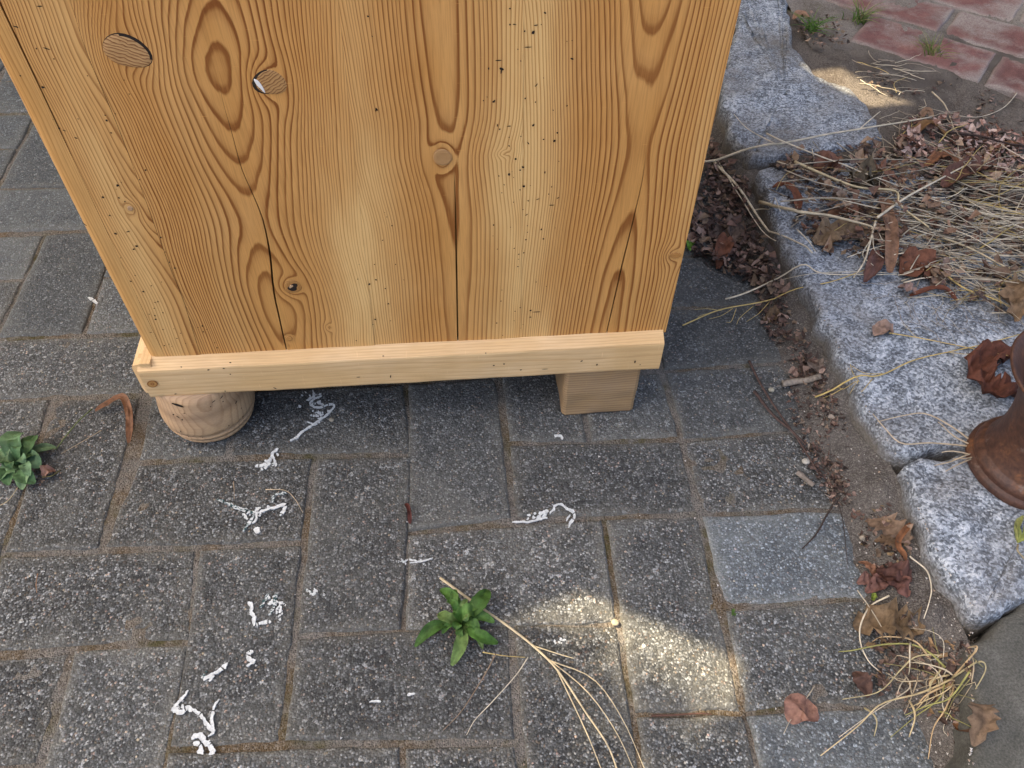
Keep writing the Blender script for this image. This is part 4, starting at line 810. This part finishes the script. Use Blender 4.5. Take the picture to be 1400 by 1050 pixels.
# dry grass clump at the lower right
gc = Geo(); hub = on(1300, 925, .012)
CL = [[(1300, 930), (1250, 955), (1195, 972), (1165, 1000), (1120, 1035)], [(1285, 900), (1245, 905), (1222, 925), (1195, 952), (1150, 958)], [(1235, 925), (1237, 945), (1220, 960), (1180, 985), (1145, 1010)], [(1300, 940), (1285, 975), (1270, 1000), (1266, 1040)], [(1290, 930), (1278, 960), (1245, 985), (1215, 1010)], [(1295, 925), (1265, 938), (1262, 955), (1248, 975)], [(1285, 915), (1262, 945), (1262, 970)], [(1240, 880), (1232, 900), (1240, 925)], [(1270, 905), (1240, 885), (1200, 880), (1190, 880)], [(1290, 915), (1250, 890), (1210, 888), (1160, 895), (1145, 893)], [(1300, 935), (1280, 955), (1240, 970)], [(1298, 930), (1325, 915), (1335, 925), (1330, 945)], [(1305, 925), (1315, 905), (1312, 895)], [(1300, 928), (1320, 900), (1318, 890)], [(1280, 975), (1290, 990), (1305, 1018)], [(1240, 960), (1243, 985), (1240, 1010)], [(1180, 970), (1190, 990), (1193, 1008)], [(1300, 925), (1270, 918), (1240, 908)], [(1290, 940), (1255, 960), (1250, 968)], [(1310, 930), (1285, 965), (1255, 975), (1235, 980)]]
for k, pts in enumerate(CL):
    P0 = smooth_path([on(x, y) for x, y in pts], 18); s = np.linspace(0, 1, 18); P0[:, 2] = np.maximum(P0[:, 2], [surf(p[0], p[1]) for p in P0])+.004+(.006+.012*rng.random())*np.sin(math.pi*s)
    col = np.array([(.52, .42, .24), (.42, .36, .20), (.56, .49, .36), (.50, .36, .20), (.30, .29, .10)][k % 5]); gc.tube(P0, .00095*(.7+.6*rng.random())*(1-.55*s), col, 5)
for k in range(34):
    a_ = rng.uniform(1.2, 5.4); l_ = rng.uniform(20, 75); x0, y0 = 1285+rng.normal(0, 22), 935+rng.normal(0, 18); pts = [(x0, y0), (x0+l_*.5*math.cos(a_)+rng.normal(0, 8), y0-l_*.4*math.sin(a_)+rng.normal(0, 8)), (x0+l_*math.cos(a_)+rng.normal(0, 10), y0-l_*.75*math.sin(a_)+rng.normal(0, 10))]
    if pts[-1][0] > 1325: continue
    P0 = smooth_path([on(x, y) for x, y in pts], 12); s = np.linspace(0, 1, 12); P0[:, 2] = np.maximum(P0[:, 2], [surf(p[0], p[1]) for p in P0])+.003+.012*rng.random()*np.sin(math.pi*s); gc.tube(P0, .0006*(.6+.7*rng.random())*(1-.5*s), np.array(((.50, .42, .28), (.38, .31, .21), (.56, .50, .38), (.24, .22, .10))[k % 4]), 4)
tag(gc.build('dry_grass_clump', M['straw'], None, True, tuple(hub)), 'tangled dry grass clump with roots in front of the concrete block', 'grass tuft')

# white paint flakes: thin raised strips that stick to the stone
def paint(name, strips, label, cat='paint mark', group=None, dens=1.0):
    G_ = Geo(); first = None
    for pts, w, dark in strips:
        P = smooth_path([at(x, y, 0) for x, y in pts], 40); seg = np.linalg.norm(np.diff(P, axis=0), axis=1); L_ = seg.sum(); cum = np.concatenate([[0], np.cumsum(seg)])
        if first is None: first = P[0]
        n = max(4, int(L_/.0011)); uu = np.linspace(0, L_, n); C = np.column_stack([np.interp(uu, cum, P[:, c_]) for c_ in range(2)]); T = np.gradient(C, axis=0); T /= np.linalg.norm(T, axis=1)[:, None]+1e-9; Nn = np.stack([-T[:, 1], T[:, 0]], 1)
        C = C+Nn*(w*.5*np.convolve(rng.normal(0, 1, n+4), np.ones(5)/5, 'valid'))[:, None]; env = np.clip(np.sin(np.linspace(.15, math.pi-.15, n))*2.5, .25, 1); sm_ = lambda: np.convolve(rng.random(n+2), np.ones(3)/3, 'valid'); wl = 1.2*w*env*(.1+1.2*sm_()); wr = 1.2*w*env*(.1+1.2*sm_()); z = .0006+.0007*sm_()
        A = np.column_stack([C+Nn*wl[:, None], z+.0004*rng.random(n)]); B = np.column_stack([C-Nn*wr[:, None], z+.0004*rng.random(n)]); V = np.vstack([A, np.column_stack([C, z]), B, A-[0, 0, .0012], B-[0, 0, .0012]]); F = []
        for i in range(n-1):
            if rng.random() < .05: continue
            F += [[i, n+i, n+i+1, i+1], [n+i, 2*n+i, 2*n+i+1, n+i+1], [3*n+i, i, i+1, 3*n+i+1], [2*n+i, 4*n+i, 4*n+i+1, 2*n+i+1]]
        cc_ = np.where((rng.random(5*n) < .6)[:, None] & dark, np.array([[.030, .070, .070]]), np.array([[.58, .605, .595]])*rng.uniform(.85, 1.08, (5*n, 1)))
        G_.add(V, F); G_.c[-1] = cc_
    o = G_.build(name, M['paint'], None, False, tuple(first)); tag(o, label, cat, group); return o
def flecks(cx, cy, rx, ry, n, w=.0013):
    out = []
    for _ in range(n):
        x, y = cx+rx*rng.normal(0, .5), cy+ry*rng.normal(0, .5); a = rng.random()*6.28; l = 2+5*rng.random()
        out.append(([(x, y), (x+l*math.cos(a), y+l*.7*math.sin(a))], w*(.6+.6*rng.random()), False))
    return out
WP = 'white paint marks on the pavement'
paint('paint_mark', [([(428, 533), (430, 545), (424, 552), (436, 558), (450, 553), (457, 556), (447, 568), (434, 577), (425, 584)], .0014, False), ([(426, 582), (415, 590), (405, 598), (397, 604)], .0017, False), ([(420, 577), (432, 580), (440, 576)], .0012, False)]+flecks(425, 545, 22, 12, 22)+flecks(438, 568, 14, 12, 16), 'flaky white paint trail running from under the plinth beside the turned foot', group=WP)
paint('paint_mark', [([(380, 613), (373, 622), (369, 632)], .0022, False), ([(369, 628), (360, 636), (349, 638)], .0020, False), ([(372, 624), (376, 632), (378, 638)], .0018, False), ([(368, 632), (362, 640), (357, 643)], .0022, False), ([(378, 620), (381, 624)], .0018, False)]+flecks(368, 632, 10, 8, 8), 'bird foot shaped white paint scrap below the white trail', group=WP)
paint('paint_mark', [([(297, 682), (315, 690), (333, 697), (348, 702)], .0018, True), ([(318, 693), (335, 698), (349, 701)], .0014, False), ([(349, 703), (362, 698), (378, 694), (390, 692), (383, 706)], .0019, False), ([(349, 702), (342, 714), (332, 727)], .0017, True), ([(352, 700), (350, 712), (345, 716)], .0014, False), ([(352, 721), (353, 730)], .0030, False), ([(372, 688), (376, 677), (392, 675)], .0016, True), ([(349, 699), (357, 694)], .0015, False)]+flecks(345, 704, 20, 9, 12), 'arrow shaped white and dark green paint mark left of the centre', group=WP)
paint('paint_mark', [([(700, 714), (722, 714), (735, 711), (748, 708)], .0013, False), ([(733, 710), (742, 702), (750, 699)], .0020, False), ([(752, 703), (758, 694), (766, 690), (775, 695), (786, 704), (781, 714), (777, 722)], .0016, False), ([(779, 704), (774, 713)], .0012, False)]+flecks(738, 706, 14, 6, 16), 'hooked white paint squiggle to the right above the centre weed', group=WP)
paint('paint_mark', [([(340, 823), (345, 838), (349, 856)], .0022, False), ([(349, 855), (358, 852), (371, 850)], .0019, False)]+flecks(375, 820, 12, 10, 12, .0019)+flecks(383, 835, 7, 12, 12, .0019)+[([(368, 812), (362, 822), (356, 832)], .0018, True), ([(378, 812), (374, 830), (368, 842)], .0018, True)], 'angular broken white paint patch left of the brown joint', group=WP)
paint('paint_mark', [([(337, 893), (346, 891), (341, 900), (347, 903), (338, 912)], .0020, False)], 'small white paint scrap below the angular patch', group=WP)
paint('paint_mark', [([(311, 906), (302, 916), (290, 922), (278, 930)], .0022, False), ([(283, 918), (276, 928)], .0020, True), ([(300, 918), (286, 932)], .0012, False)], 'slanting white and green paint scrap above the bottom paint trail', group=WP)
paint('paint_mark', [([(258, 944), (250, 955), (243, 963), (234, 972)], .0014, False), ([(236, 970), (248, 973), (258, 969), (264, 972)], .0024, False), ([(262, 970), (275, 980), (284, 990), (292, 1003)], .0017, False), ([(300, 956), (292, 970), (290, 985), (292, 1000), (285, 1008)], .0014, False), ([(262, 1010), (272, 1008), (280, 1014), (287, 1018)], .0026, False), ([(265, 1015), (275, 1024), (271, 1040), (268, 1062)], .0028, False), ([(286, 1012), (290, 1030), (291, 1062)], .0022, False)]+flecks(248, 968, 12, 6, 10), 'long twisted white paint trail at the lower left edge', group=WP)
paint('paint_mark', [([(533, 766), (548, 769), (560, 766), (575, 768), (592, 763)], .0009, False)]+flecks(560, 768, 22, 4, 10, .0007), 'faint thin white paint smear above the centre weed', group=WP)
paint('paint_mark', flecks(430, 810, 10, 4, 9, .0014)+[([(418, 806), (426, 811)], .0018, True)], 'tiny white flecks right of the angular patch', group=WP)
paint('paint_mark', [([(758, 597), (766, 596), (770, 600)], .0016, False)]+flecks(765, 598, 6, 3, 4), 'tiny white fleck below the wooden block', group=WP)
paint('paint_mark', flecks(765, 876, 8, 5, 9, .0014), 'tiny white flecks right of the centre weed', group=WP)
paint('paint_mark', [([(505, 960), (513, 959), (521, 960)], .0008, False)], 'thin white sliver on the lower centre paver', group=WP)
paint('paint_mark', [([(557, 951), (565, 950), (568, 949)], .0014, False)], 'tiny white chip right of the thin sliver on the lower centre paver', group=WP)
paint('paint_mark', [([(121, 407), (126, 411), (133, 416)], .0020, False)], 'short white sliver on the joint left of the cabinet', group=WP)
paint('paint_mark', [([(1232, 784), (1240, 780), (1247, 777)], .0013, False), ([(1236, 778), (1243, 784)], .0010, False)], 'crossed white slivers in the gutter beside the bluish paver', group=WP)
paint('paint_mark', [([(330, 1048), (345, 1050), (352, 1054)], .0022, False)], 'white fleck cut by the lower edge', group=WP)

# pebbles
def pebble(px, py, r, col, label):
    col = tuple(.72*c for c in col); r *= .85; G_ = Geo(); P = on(px, py); V = []; F = []; nA, nR = 10, 6
    for i in range(nR+1):
        ph = math.pi*i/nR
        for a in range(nA):
            th = 2*math.pi*a/nA; k = r*(1+.18*float(N2(a*.9+px, i*.8+py))); V.append((k*math.sin(ph)*math.cos(th)*1.15, k*math.sin(ph)*math.sin(th), k*.75*math.cos(ph)))
    F = [[i*nA+a, (i+1)*nA+a, (i+1)*nA+(a+1) % nA, i*nA+(a+1) % nA] for i in range(nR) for a in range(nA)]
    z = max(P[2], surf(P[0], P[1])); G_.add(np.array(V)+[P[0], P[1], z+r*.6], F, col); tag(G_.build('pebble', M['stone'], None, True, (P[0], P[1], z)), label, 'pebble')
pebble(454, 575, .0036, (.34, .30, .23), 'round tan pebble at the end of the paint trail under the plinth')
pebble(841, 852, .0042, (.42, .36, .25), 'pale wedge pebble standing in the joint at the edge of the sunlight')
pebble(1101, 633, .0050, (.52, .49, .42), 'whitish pebble below the twigs in the gutter'); pebble(1054, 535, .0042, (.40, .38, .30), 'olive pebble between the two dark twigs')
pebble(1178, 738, .0042, (.38, .33, .26), 'tan pebble left of the tan leaves'); pebble(1294, 226, .0060, (.42, .38, .29), 'round beige pebble beside the green seedling')
pebble(1308, 319, .005, (.50, .46, .36), 'cream pebble in the straw'); pebble(1374, 214, .006, (.36, .33, .24), 'olive pebble below the dark twig'); pebble(1345, 163, .004, (.28, .24, .18), 'brown pebble on the bare soil')

# green weeds
def weed(name, cx, cy, leaves, label, cols, cat='weed', z0=None, stem=None):
    root = empty(name, tuple(on(cx, cy))); base = on(cx, cy)
    for k, (tx, ty, w, up, arch) in enumerate(leaves):
        tip = on(tx, ty); n = 14; s = np.linspace(0, 1, n); mid = (base+tip)/2; side = np.cross(tip-base, [0, 0, 1.])*.12*((-1)**k)
        P = base+(tip-base)*s[:, None]+side*np.sin(math.pi*s)[:, None]; P[:, 2] = base[2]+.003+up*s+arch*np.sin(math.pi*s)*1.0
        W = .82*w*np.clip(np.sin(math.pi*(s**1.3*.95+.03)), .05, 1)**.55*(1+.10*math.sin(k*1.7)*np.sin(s*9+k)); V, F, cs = leaf_geo(P, W, .35, .25, 7, k*3.1); V[:, 2] = np.maximum(V[:, 2], base[2]+.001)
        V2 = V.copy(); V2[:, 2] -= .0004; c = np.array(cols[k % len(cols)]); G_ = Geo(); G_.add(V, F); G_.add(V2, F[:, ::-1]); rib = np.tile(np.where(np.arange(7) == 3, 1.5, 1.0), n); G_.c = [np.outer(np.concatenate([cs*rib, cs]), c)]
        link = G_.build('leaf', M['green'], root, True); link.matrix_parent_inverse = Matrix.Translation(-base)
    if stem:
        for pts, r, c in stem:
            P0 = smooth_path([on(x, y) for x, y in pts], 14); P0[:, 2] += .004+.004*np.sin(np.linspace(0, 3.1, 14)); G_ = Geo(); G_.tube(P0, r, c); st = G_.build('stem', M['green'], root); st.matrix_parent_inverse = Matrix.Translation(-base)
    tag(root, label, cat); return root
GA, GB, GC, GD = (.055, .125, .035), (.075, .155, .050), (.040, .095, .028), (.11, .17, .055)
bigl = [(18, 612, .011, .012, .010), (38, 602, .014, .012, .014), (56, 606, .012, .012, .012), (8, 622, .012, .010, .010), (0, 640, .012, .006, .010), (2, 660, .011, .004, .008), (16, 668, .010, .004, .008), (34, 674, .010, .004, .008), (52, 665, .011, .004, .008), (60, 645, .012, .006, .010), (55, 628, .012, .010, .012), (20, 640, .008, .016, .012), (40, 626, .008, .018, .014), (45, 646, .007, .016, .010), (25, 652, .007, .014, .010), (80, 617, .008, .004, .006), (30, 612, .008, .016, .014), (48, 660, .007, .010, .010)]
weed('weed_rosette', 30, 640, bigl, 'large broad leaved green weed rosette at the left edge', [(.105, .205, .085), (.15, .26, .125), (.085, .165, .060), (.18, .28, .135)], stem=[([(78, 618), (95, 600), (112, 580), (128, 562)], .0008, (.14, .17, .07)), ([(60, 655), (75, 656), (85, 646)], .0007, (.16, .15, .06))])
cl_ = [(603, 815, .007, .012, .010), (624, 816, .005, .014, .010), (667, 815, .010, .012, .012), (600, 844, .007, .006, .008), (620, 845, .006, .012, .010), (650, 848, .009, .012, .014), (568, 887, .007, .002, .008), (618, 913, .0075, .003, .008), (681, 882, .007, .002, .008), (676, 856, .006, .006, .008), (625, 868, .006, .010, .006), (640, 860, .005, .016, .010), (605, 870, .004, .004, .006), (655, 868, .006, .006, .008), (590, 872, .004, .002, .006), (640, 832, .004, .018, .008), (612, 832, .004, .014, .012), (665, 838, .005, .010, .012), (633, 885, .004, .003, .008), (660, 890, .004, .002, .006)]
weed('weed_rosette', 631, 855, cl_, 'small green weed growing in the joint at the centre of the pavement', [(.070, .160, .030), (.10, .20, .045), (.055, .125, .024), (.13, .21, .06)])
weed('weed_seedling', 1310, 238, [(1296, 236, .006, .010, .006), (1303, 250, .005, .004, .006), (1312, 256, .006, .004, .006), (1330, 236, .006, .010, .006), (1318, 240, .005, .014, .006)], 'small green lobed seedling growing in the straw', [(.10, .20, .09), (.13, .22, .12)])
weed('weed_seedling', 1388, 745, [(1380, 722, .0022, .006, .002), (1392, 712, .0028, .006, .002), (1394, 724, .0026, .005, .002), (1385, 716, .0024, .007, .002), (1396, 735, .0022, .004, .002)], 'yellow green seedling on the lower kerb stone under the iron stand', [(.24, .27, .07), (.30, .31, .10)], stem=[([(1388, 748), (1385, 760), (1400, 772)], .0009, (.36, .30, .18))])
weed('weed_seedling', 941, 343, [(945, 338, .004, .008, .004), (938, 337, .003, .008, .004), (943, 348, .003, .004, .003)], 'tiny bright green sprout at the rear edge of the cabinet', [(.16, .32, .05)])
weed('weed_seedling', 1190, 822, [(1187, 818, .003, .006, .003), (1194, 820, .003, .006, .003), (1191, 826, .0025, .004, .003)], 'tiny yellow green sprout above the crumpled tan leaf', [(.22, .28, .05)])
weed('weed_seedling', 1000, 843, [(998, 838, .0022, .006, .003), (1003, 846, .002, .004, .003)], 'tiny green sprout in the joint below the bluish paver', [(.10, .18, .04)])
def tuft(cx, cy, n, hgt, spread, label, cols):
    base = on(cx, cy); root = empty('grass_tuft', tuple(base))
    for k in range(n):
        a = rng.random()*2*math.pi; l = hgt*(.5+.7*rng.random()); s = np.linspace(0, 1, 8); out = np.array([math.cos(a), math.sin(a), 0])*spread*(.3+rng.random())
        st = np.array([rng.normal(0, .006), rng.normal(0, .006), 0]); P = st+out*(s**1.6)[:, None]+np.array([0, 0, 1])*(l*(s-.35*s**2.5))[:, None]; G_ = Geo(); G_.tube(P, .0011*(1.02-s), cols[k % len(cols)], 4); G_.build('blade', M['green'], root)
    tag(root, label, 'grass tuft')
tuft(1172, 34, 40, .062, .045, 'bright green grass tuft at the corner of the red bricks', [(.13, .24, .05), (.20, .29, .08), (.36, .33, .16)])
tuft(1108, 42, 34, .042, .048, 'green grass tuft between the kerb and the first grass tuft', [(.10, .22, .04), (.16, .27, .06)])
tuft(1270, 86, 34, .054, .040, 'yellowish grass tuft growing between the red bricks', [(.22, .27, .07), (.30, .29, .11), (.15, .22, .05)])

# ------------------------------------------------------------------ uncountable litter
def inside(poly, x, y):
    c = False; n = len(poly)
    for i in range(n):
        (x1, y1), (x2, y2) = poly[i], poly[i-1]
        if (y1 > y) != (y2 > y) and x < (x2-x1)*(y-y1)/(y2-y1)+x1: c = not c
    return c
def scatter_px(poly, n):
    xs = [p[0] for p in poly]; ys = [p[1] for p in poly]; out = []
    while len(out) < n:
        x, y = random.uniform(min(xs), max(xs)), random.uniform(min(ys), max(ys))
        if inside(poly, x, y): out.append((x, y))
    return out
lit = Geo()
def crumb(P, r, col):
    n = random.choice([4, 5, 5, 6]); a0 = random.random()*6.28; el = random.uniform(.45, 1); ax = np.array([math.cos(a0), math.sin(a0), random.uniform(-.5, .5)]); bx = np.cross(ax, [0, 0, 1]); bx /= np.linalg.norm(bx); bx[2] = random.uniform(-.6, .6)
    th = np.sort(np.random.default_rng(random.randint(0, 10**9)).random(n)*6.28); V = [P]+[P+ax*r*math.cos(t_)*random.uniform(.7, 1.2)+bx*r*el*math.sin(t_)*random.uniform(.7, 1.2)+np.array([0, 0, random.uniform(0, .5)*r]) for t_ in th]
    lit.add(np.array(V), [[0, 1+k, 1+(k+1) % n] for k in range(n)], col)
REDS = [(.105, .068, .055), (.15, .092, .073), (.075, .05, .042), (.21, .145, .115), (.05, .038, .033), (.18, .13, .09), (.27, .19, .15)]
PINKS = [(.40, .27, .22), (.46, .33, .28), (.30, .17, .13), (.20, .10, .075), (.13, .07, .05), (.52, .40, .34)]
def litter(poly, n, r0, r1, cols, lift=.004, thr=-.05):
    for x, y in scatter_px(poly, int(n*1.7)):
        P = on(x, y)
        if abs(P[0]-KXf(P[1])) < .012 or float(N1(P[0]*28, P[1]*28)+.5*N2(P[0]*70, P[1]*70)) < thr+random.gauss(0, .25): continue
        P[2] = max(P[2], surf(P[0], P[1]))+random.random()*lift; c = np.array(random.choice(cols))*random.uniform(.7, 1.3); crumb(P, random.uniform(r0, r1), c)
litter([(1060, 225), (1210, 195), (1400, 220), (1400, 440), (1290, 405), (1230, 375), (1120, 350), (1075, 290)], 420, .005, .012, [(.17, .115, .08), (.24, .16, .11), (.12, .08, .06), (.30, .21, .14), (.20, .10, .065)], .020, -.1)
litter([(965, 180), (1035, 225), (1065, 300), (1105, 395), (1050, 400), (1000, 380), (945, 352), (945, 290)], 750, .003, .010, REDS, .02, -.9)
litter([(1030, 395), (1100, 395), (1125, 440), (1135, 500), (1120, 540), (1080, 520), (1040, 440)], 330, .002, .007, REDS, .008, -.3)
litter([(1070, 520), (1140, 500), (1165, 600), (1185, 680), (1140, 700), (1095, 620)], 620, .0012, .0042, REDS+[(.30, .25, .20), (.05, .035, .03)], .005, -.25)
litter([(1140, 660), (1195, 660), (1245, 760), (1275, 870), (1260, 900), (1200, 880), (1185, 760)], 260, .0015, .005, REDS+[(.25, .18, .10)], .005)
litter([(1185, 880), (1320, 880), (1325, 1030), (1270, 1000), (1200, 960)], 170, .0015, .006, REDS+[(.26, .17, .09)], .005)
litter([(1240, 170), (1300, 160), (1400, 195), (1400, 260), (1300, 245), (1240, 235), (1215, 200)], 620, .003, .009, PINKS, .015, -.4)
litter([(1060, 225), (1210, 195), (1400, 220), (1400, 440), (1290, 405), (1230, 375), (1120, 350), (1075, 290)], 1000, .002, .008, REDS+[(.26, .18, .11), (.33, .25, .17)], .016, -.4)
litter([(1100, 20), (1170, 30), (1180, 60), (1120, 70), (1090, 45)], 130, .002, .006, REDS+[(.30, .22, .16)], .006)
litter([(1180, 80), (1290, 95), (1320, 110), (1250, 140), (1190, 125)], 110, .002, .005, REDS+[(.36, .26, .18)], .005)
litter([(1330, 130), (1400, 120), (1400, 190), (1340, 180)], 70, .002, .006, REDS, .006)
litter([(1100, 235), (1210, 205), (1400, 230), (1400, 430), (1290, 395), (1230, 350), (1130, 320)], 170, .004, .011, [(.20, .12, .085), (.28, .18, .12), (.14, .085, .06), (.34, .25, .18)], .034, .1)
for cx_, cy_ in ((630, 858), (32, 645)):
    litter([(cx_-38, cy_-14), (cx_, cy_-26), (cx_+38, cy_-10), (cx_+34, cy_+18), (cx_, cy_+28), (cx_-34, cy_+16)], 90, .0008, .0026, REDS+[(.22, .19, .12), (.10, .10, .05)], .003, -.6)
litter([(1040, 420), (1120, 440), (1175, 600), (1215, 700), (1160, 690), (1090, 600)], 420, .001, .0045, REDS, .006, .0)
tag(lit.build('leaf_litter', M['leaf'], None, False, None), 'brown crumbled leaf litter along the gutter and over the kerb', 'leaf litter', kind='stuff')
strw = Geo()
def straw_field(poly, n, l0, l1, dirs, spread, r0=.0005, r1=.0011, lift=.022, cols=(PST, PST, GST, (.58, .51, .38), (.47, .41, .30), (.36, .30, .22), YST)):
    for x, y in scatter_px(poly, n):
        P = on(x, y); a = random.choice(dirs)+random.gauss(0, spread); L = random.uniform(l0, l1); d = np.array([math.cos(a), math.sin(a), 0]); b = np.array([-d[1], d[0], 0])*random.gauss(0, .12)*L
        s = np.linspace(-.5, .5, 9); Q = P+d*(s*L)[:, None]+b*((s*2)**2)[:, None]
        if Q[:, 0].min() < .40 and random.random() < .8: continue
        z = np.array([surf(q[0], q[1]) for q in Q]); Q[:, 2] = max(z.max(), KZ)+random.random()*lift+random.gauss(0, .06)*L*s*.5
        Q = Q+np.cumsum(np.random.default_rng(random.randint(0, 10**8)).normal(0, .0012, (9, 3))*[1, 1, .5], axis=0)
        strw.tube(Q, .85*random.uniform(r0, r1)*random.choice([.8, 1, 1, 1.6])*(1-.4*(s+.5)), np.array(random.choice(cols))*random.uniform(.65, 1.15), 4)
straw_field([(1090, 235), (1220, 235), (1400, 240), (1400, 400), (1300, 390), (1200, 330), (1110, 290)], 150, .06, .22, [-.45, .0, .45, -.15], .35)
straw_field([(1280, 235), (1400, 235), (1400, 420), (1290, 350)], 50, .08, .26, [.05, .3, -.3], .25)
straw_field([(1240, 330), (1400, 330), (1400, 440), (1300, 410)], 70, .05, .16, [-.6, -.4, .2], .4, .0004, .0008)
straw_field([(1180, 150), (1300, 150), (1300, 240), (1180, 240)], 40, .03, .10, [-.5, .6, 1.3], .6, .0004, .0009, .01)
straw_field([(1170, 85), (1260, 100), (1250, 135), (1190, 125)], 22, .03, .07, [-.5, -.3], .4, .0005, .0009, .006)
straw_field([(1200, 395), (1300, 395), (1380, 445), (1300, 470), (1220, 440)], 40, .02, .07, [-.6, .3, 1.5], .7, .00025, .0005, .008, ((.30, .25, .19), (.22, .18, .14), PST))
tag(strw.build('dry_straw', M['straw'], None, True, None), 'dense mat of dry straw lying over the granite kerb and soil', 'straw', kind='stuff')
gs = Geo()                                                    # loose grit on the joints and gutter
for x, y in scatter_px([(1010, 430), (1130, 420), (1230, 640), (1330, 860), (1330, 1050), (1230, 1050), (1150, 700)], 520)+scatter_px([(0, 320), (180, 420), (200, 600), (1000, 620), (1080, 1050), (0, 1050)], 420):
    P = on(x, y); r = random.uniform(.0006, .0017); z = max(surf(P[0], P[1]), 0); c = np.array(random.choice([(.45, .42, .38), (.25, .22, .19), (.12, .11, .10), (.35, .27, .20), (.55, .53, .50)]))
    o_ = np.array([[1, 0, 0], [-.5, .87, 0], [-.5, -.87, 0], [0, 0, .9], [0, 0, -.6]])*r*np.random.default_rng(random.randint(0, 9999999)).uniform(.6, 1.2, (5, 3)); gs.add(o_+[P[0], P[1], z+r*.3], [[0, 1, 3], [1, 2, 3], [2, 0, 3], [1, 0, 4], [2, 1, 4], [0, 2, 4]], c)
tag(gs.build('grit', M['stone'], None, False, None), 'loose grit scattered over the pavement and gutter', 'grit', kind='stuff')

# ------------------------------------------------------------------ added sun blocker: unseen sheet overhead, its holes shaped for the sun patches
AH = 3.2
k_ = AH/SUN_DIR[2]; SH = SUN_DIR*k_
A_SUN = [at(700, 850)[:2], at(745, 822)[:2], at(795, 812)[:2], at(855, 836)[:2], at(1012, 905)[:2], at(1000, 990)[:2], at(960, 1080)[:2], at(760, 1080)[:2], at(690, 950)[:2]]
_e0, _e1 = at(830, 826)[:2], at(1012, 905)[:2]; _en = np.array([-(_e1-_e0)[1], (_e1-_e0)[0]]); _en /= np.linalg.norm(_en)
B_SUN = [at(1100, 92, .055)[:2], at(1150, 90, .055)[:2], at(1200, 120, .055)[:2], at(1245, 138, .055)[:2], at(1190, 142, .055)[:2], at(1130, 118, .055)[:2]]
B_SUN = [np.asarray(p)-SUN_DIR[:2]/SUN_DIR[2]*.055 for p in B_SUN]
def sun_amount(x, y):
    for poly in (A_SUN, B_SUN):
        if inside([tuple(p) for p in poly], x, y):
            if poly is A_SUN:                                 # crisp far side, fading towards the camera
                d_ = -((np.array([x, y])-_e0)@_en); side = np.clip((x+.01)/.13, .0, 1)
                return float(np.clip(1.25*math.exp(-max(0, d_-.022)/.024), .06, 1)*(.22+.78*side))
            return 1.0
    return 0.0
AV = []; AF = []; arnd = random.Random(5)
def acell(x, y, d):
    b = len(AV); AV.extend([(x+SH[0], y+SH[1], AH), (x+d+SH[0], y+SH[1], AH), (x+d+SH[0], y+d+SH[1], AH), (x+SH[0], y+d+SH[1], AH)]); AF.append([b, b+1, b+2, b+3])
CS = .06; boxes = [(np.min(p, 0)-.01, np.max(p, 0)+.01) for p in (np.array(A_SUN), np.array(B_SUN))]
for i in range(int(3.6/CS)):
    for j in range(int(3.0/CS)):
        x, y = -1.62+i*CS, -1.02+j*CS
        if any(x+CS > lo[0] and x < hi[0] and y+CS > lo[1] and y < hi[1] for lo, hi in boxes):
            for a in range(12):
                for b_ in range(12):
                    fx, fy = x+a*CS/12, y+b_*CS/12
                    if arnd.random() >= sun_amount(fx+CS/24, fy+CS/24): acell(fx, fy, CS/12)
        else: acell(x, y, CS)
aw = link_mesh('sun_blocker', AV, AF, M['blocker_cloth'], None, False); tag(aw, kind='structure')

# unseen brick slab added behind the cabinet to block sky light from that side
V = []; F = []
for (x0, x1, y0, y1, z0, z1) in [(-6, 6, 2.3, 2.6, -.06, 3.6)]:
    b = len(V); V += [(x, y, z) for x in (x0, x1) for y in (y0, y1) for z in (z0, z1)]; F += [[b+i for i in f] for f in ((0, 1, 3, 2), (4, 6, 7, 5), (0, 4, 5, 1), (2, 3, 7, 6), (1, 5, 7, 3), (0, 2, 6, 4))]
tag(link_mesh('sky_block_wall', V, F, M['brick'], None, False, None, {'edge': np.zeros(len(V))}), kind='structure')
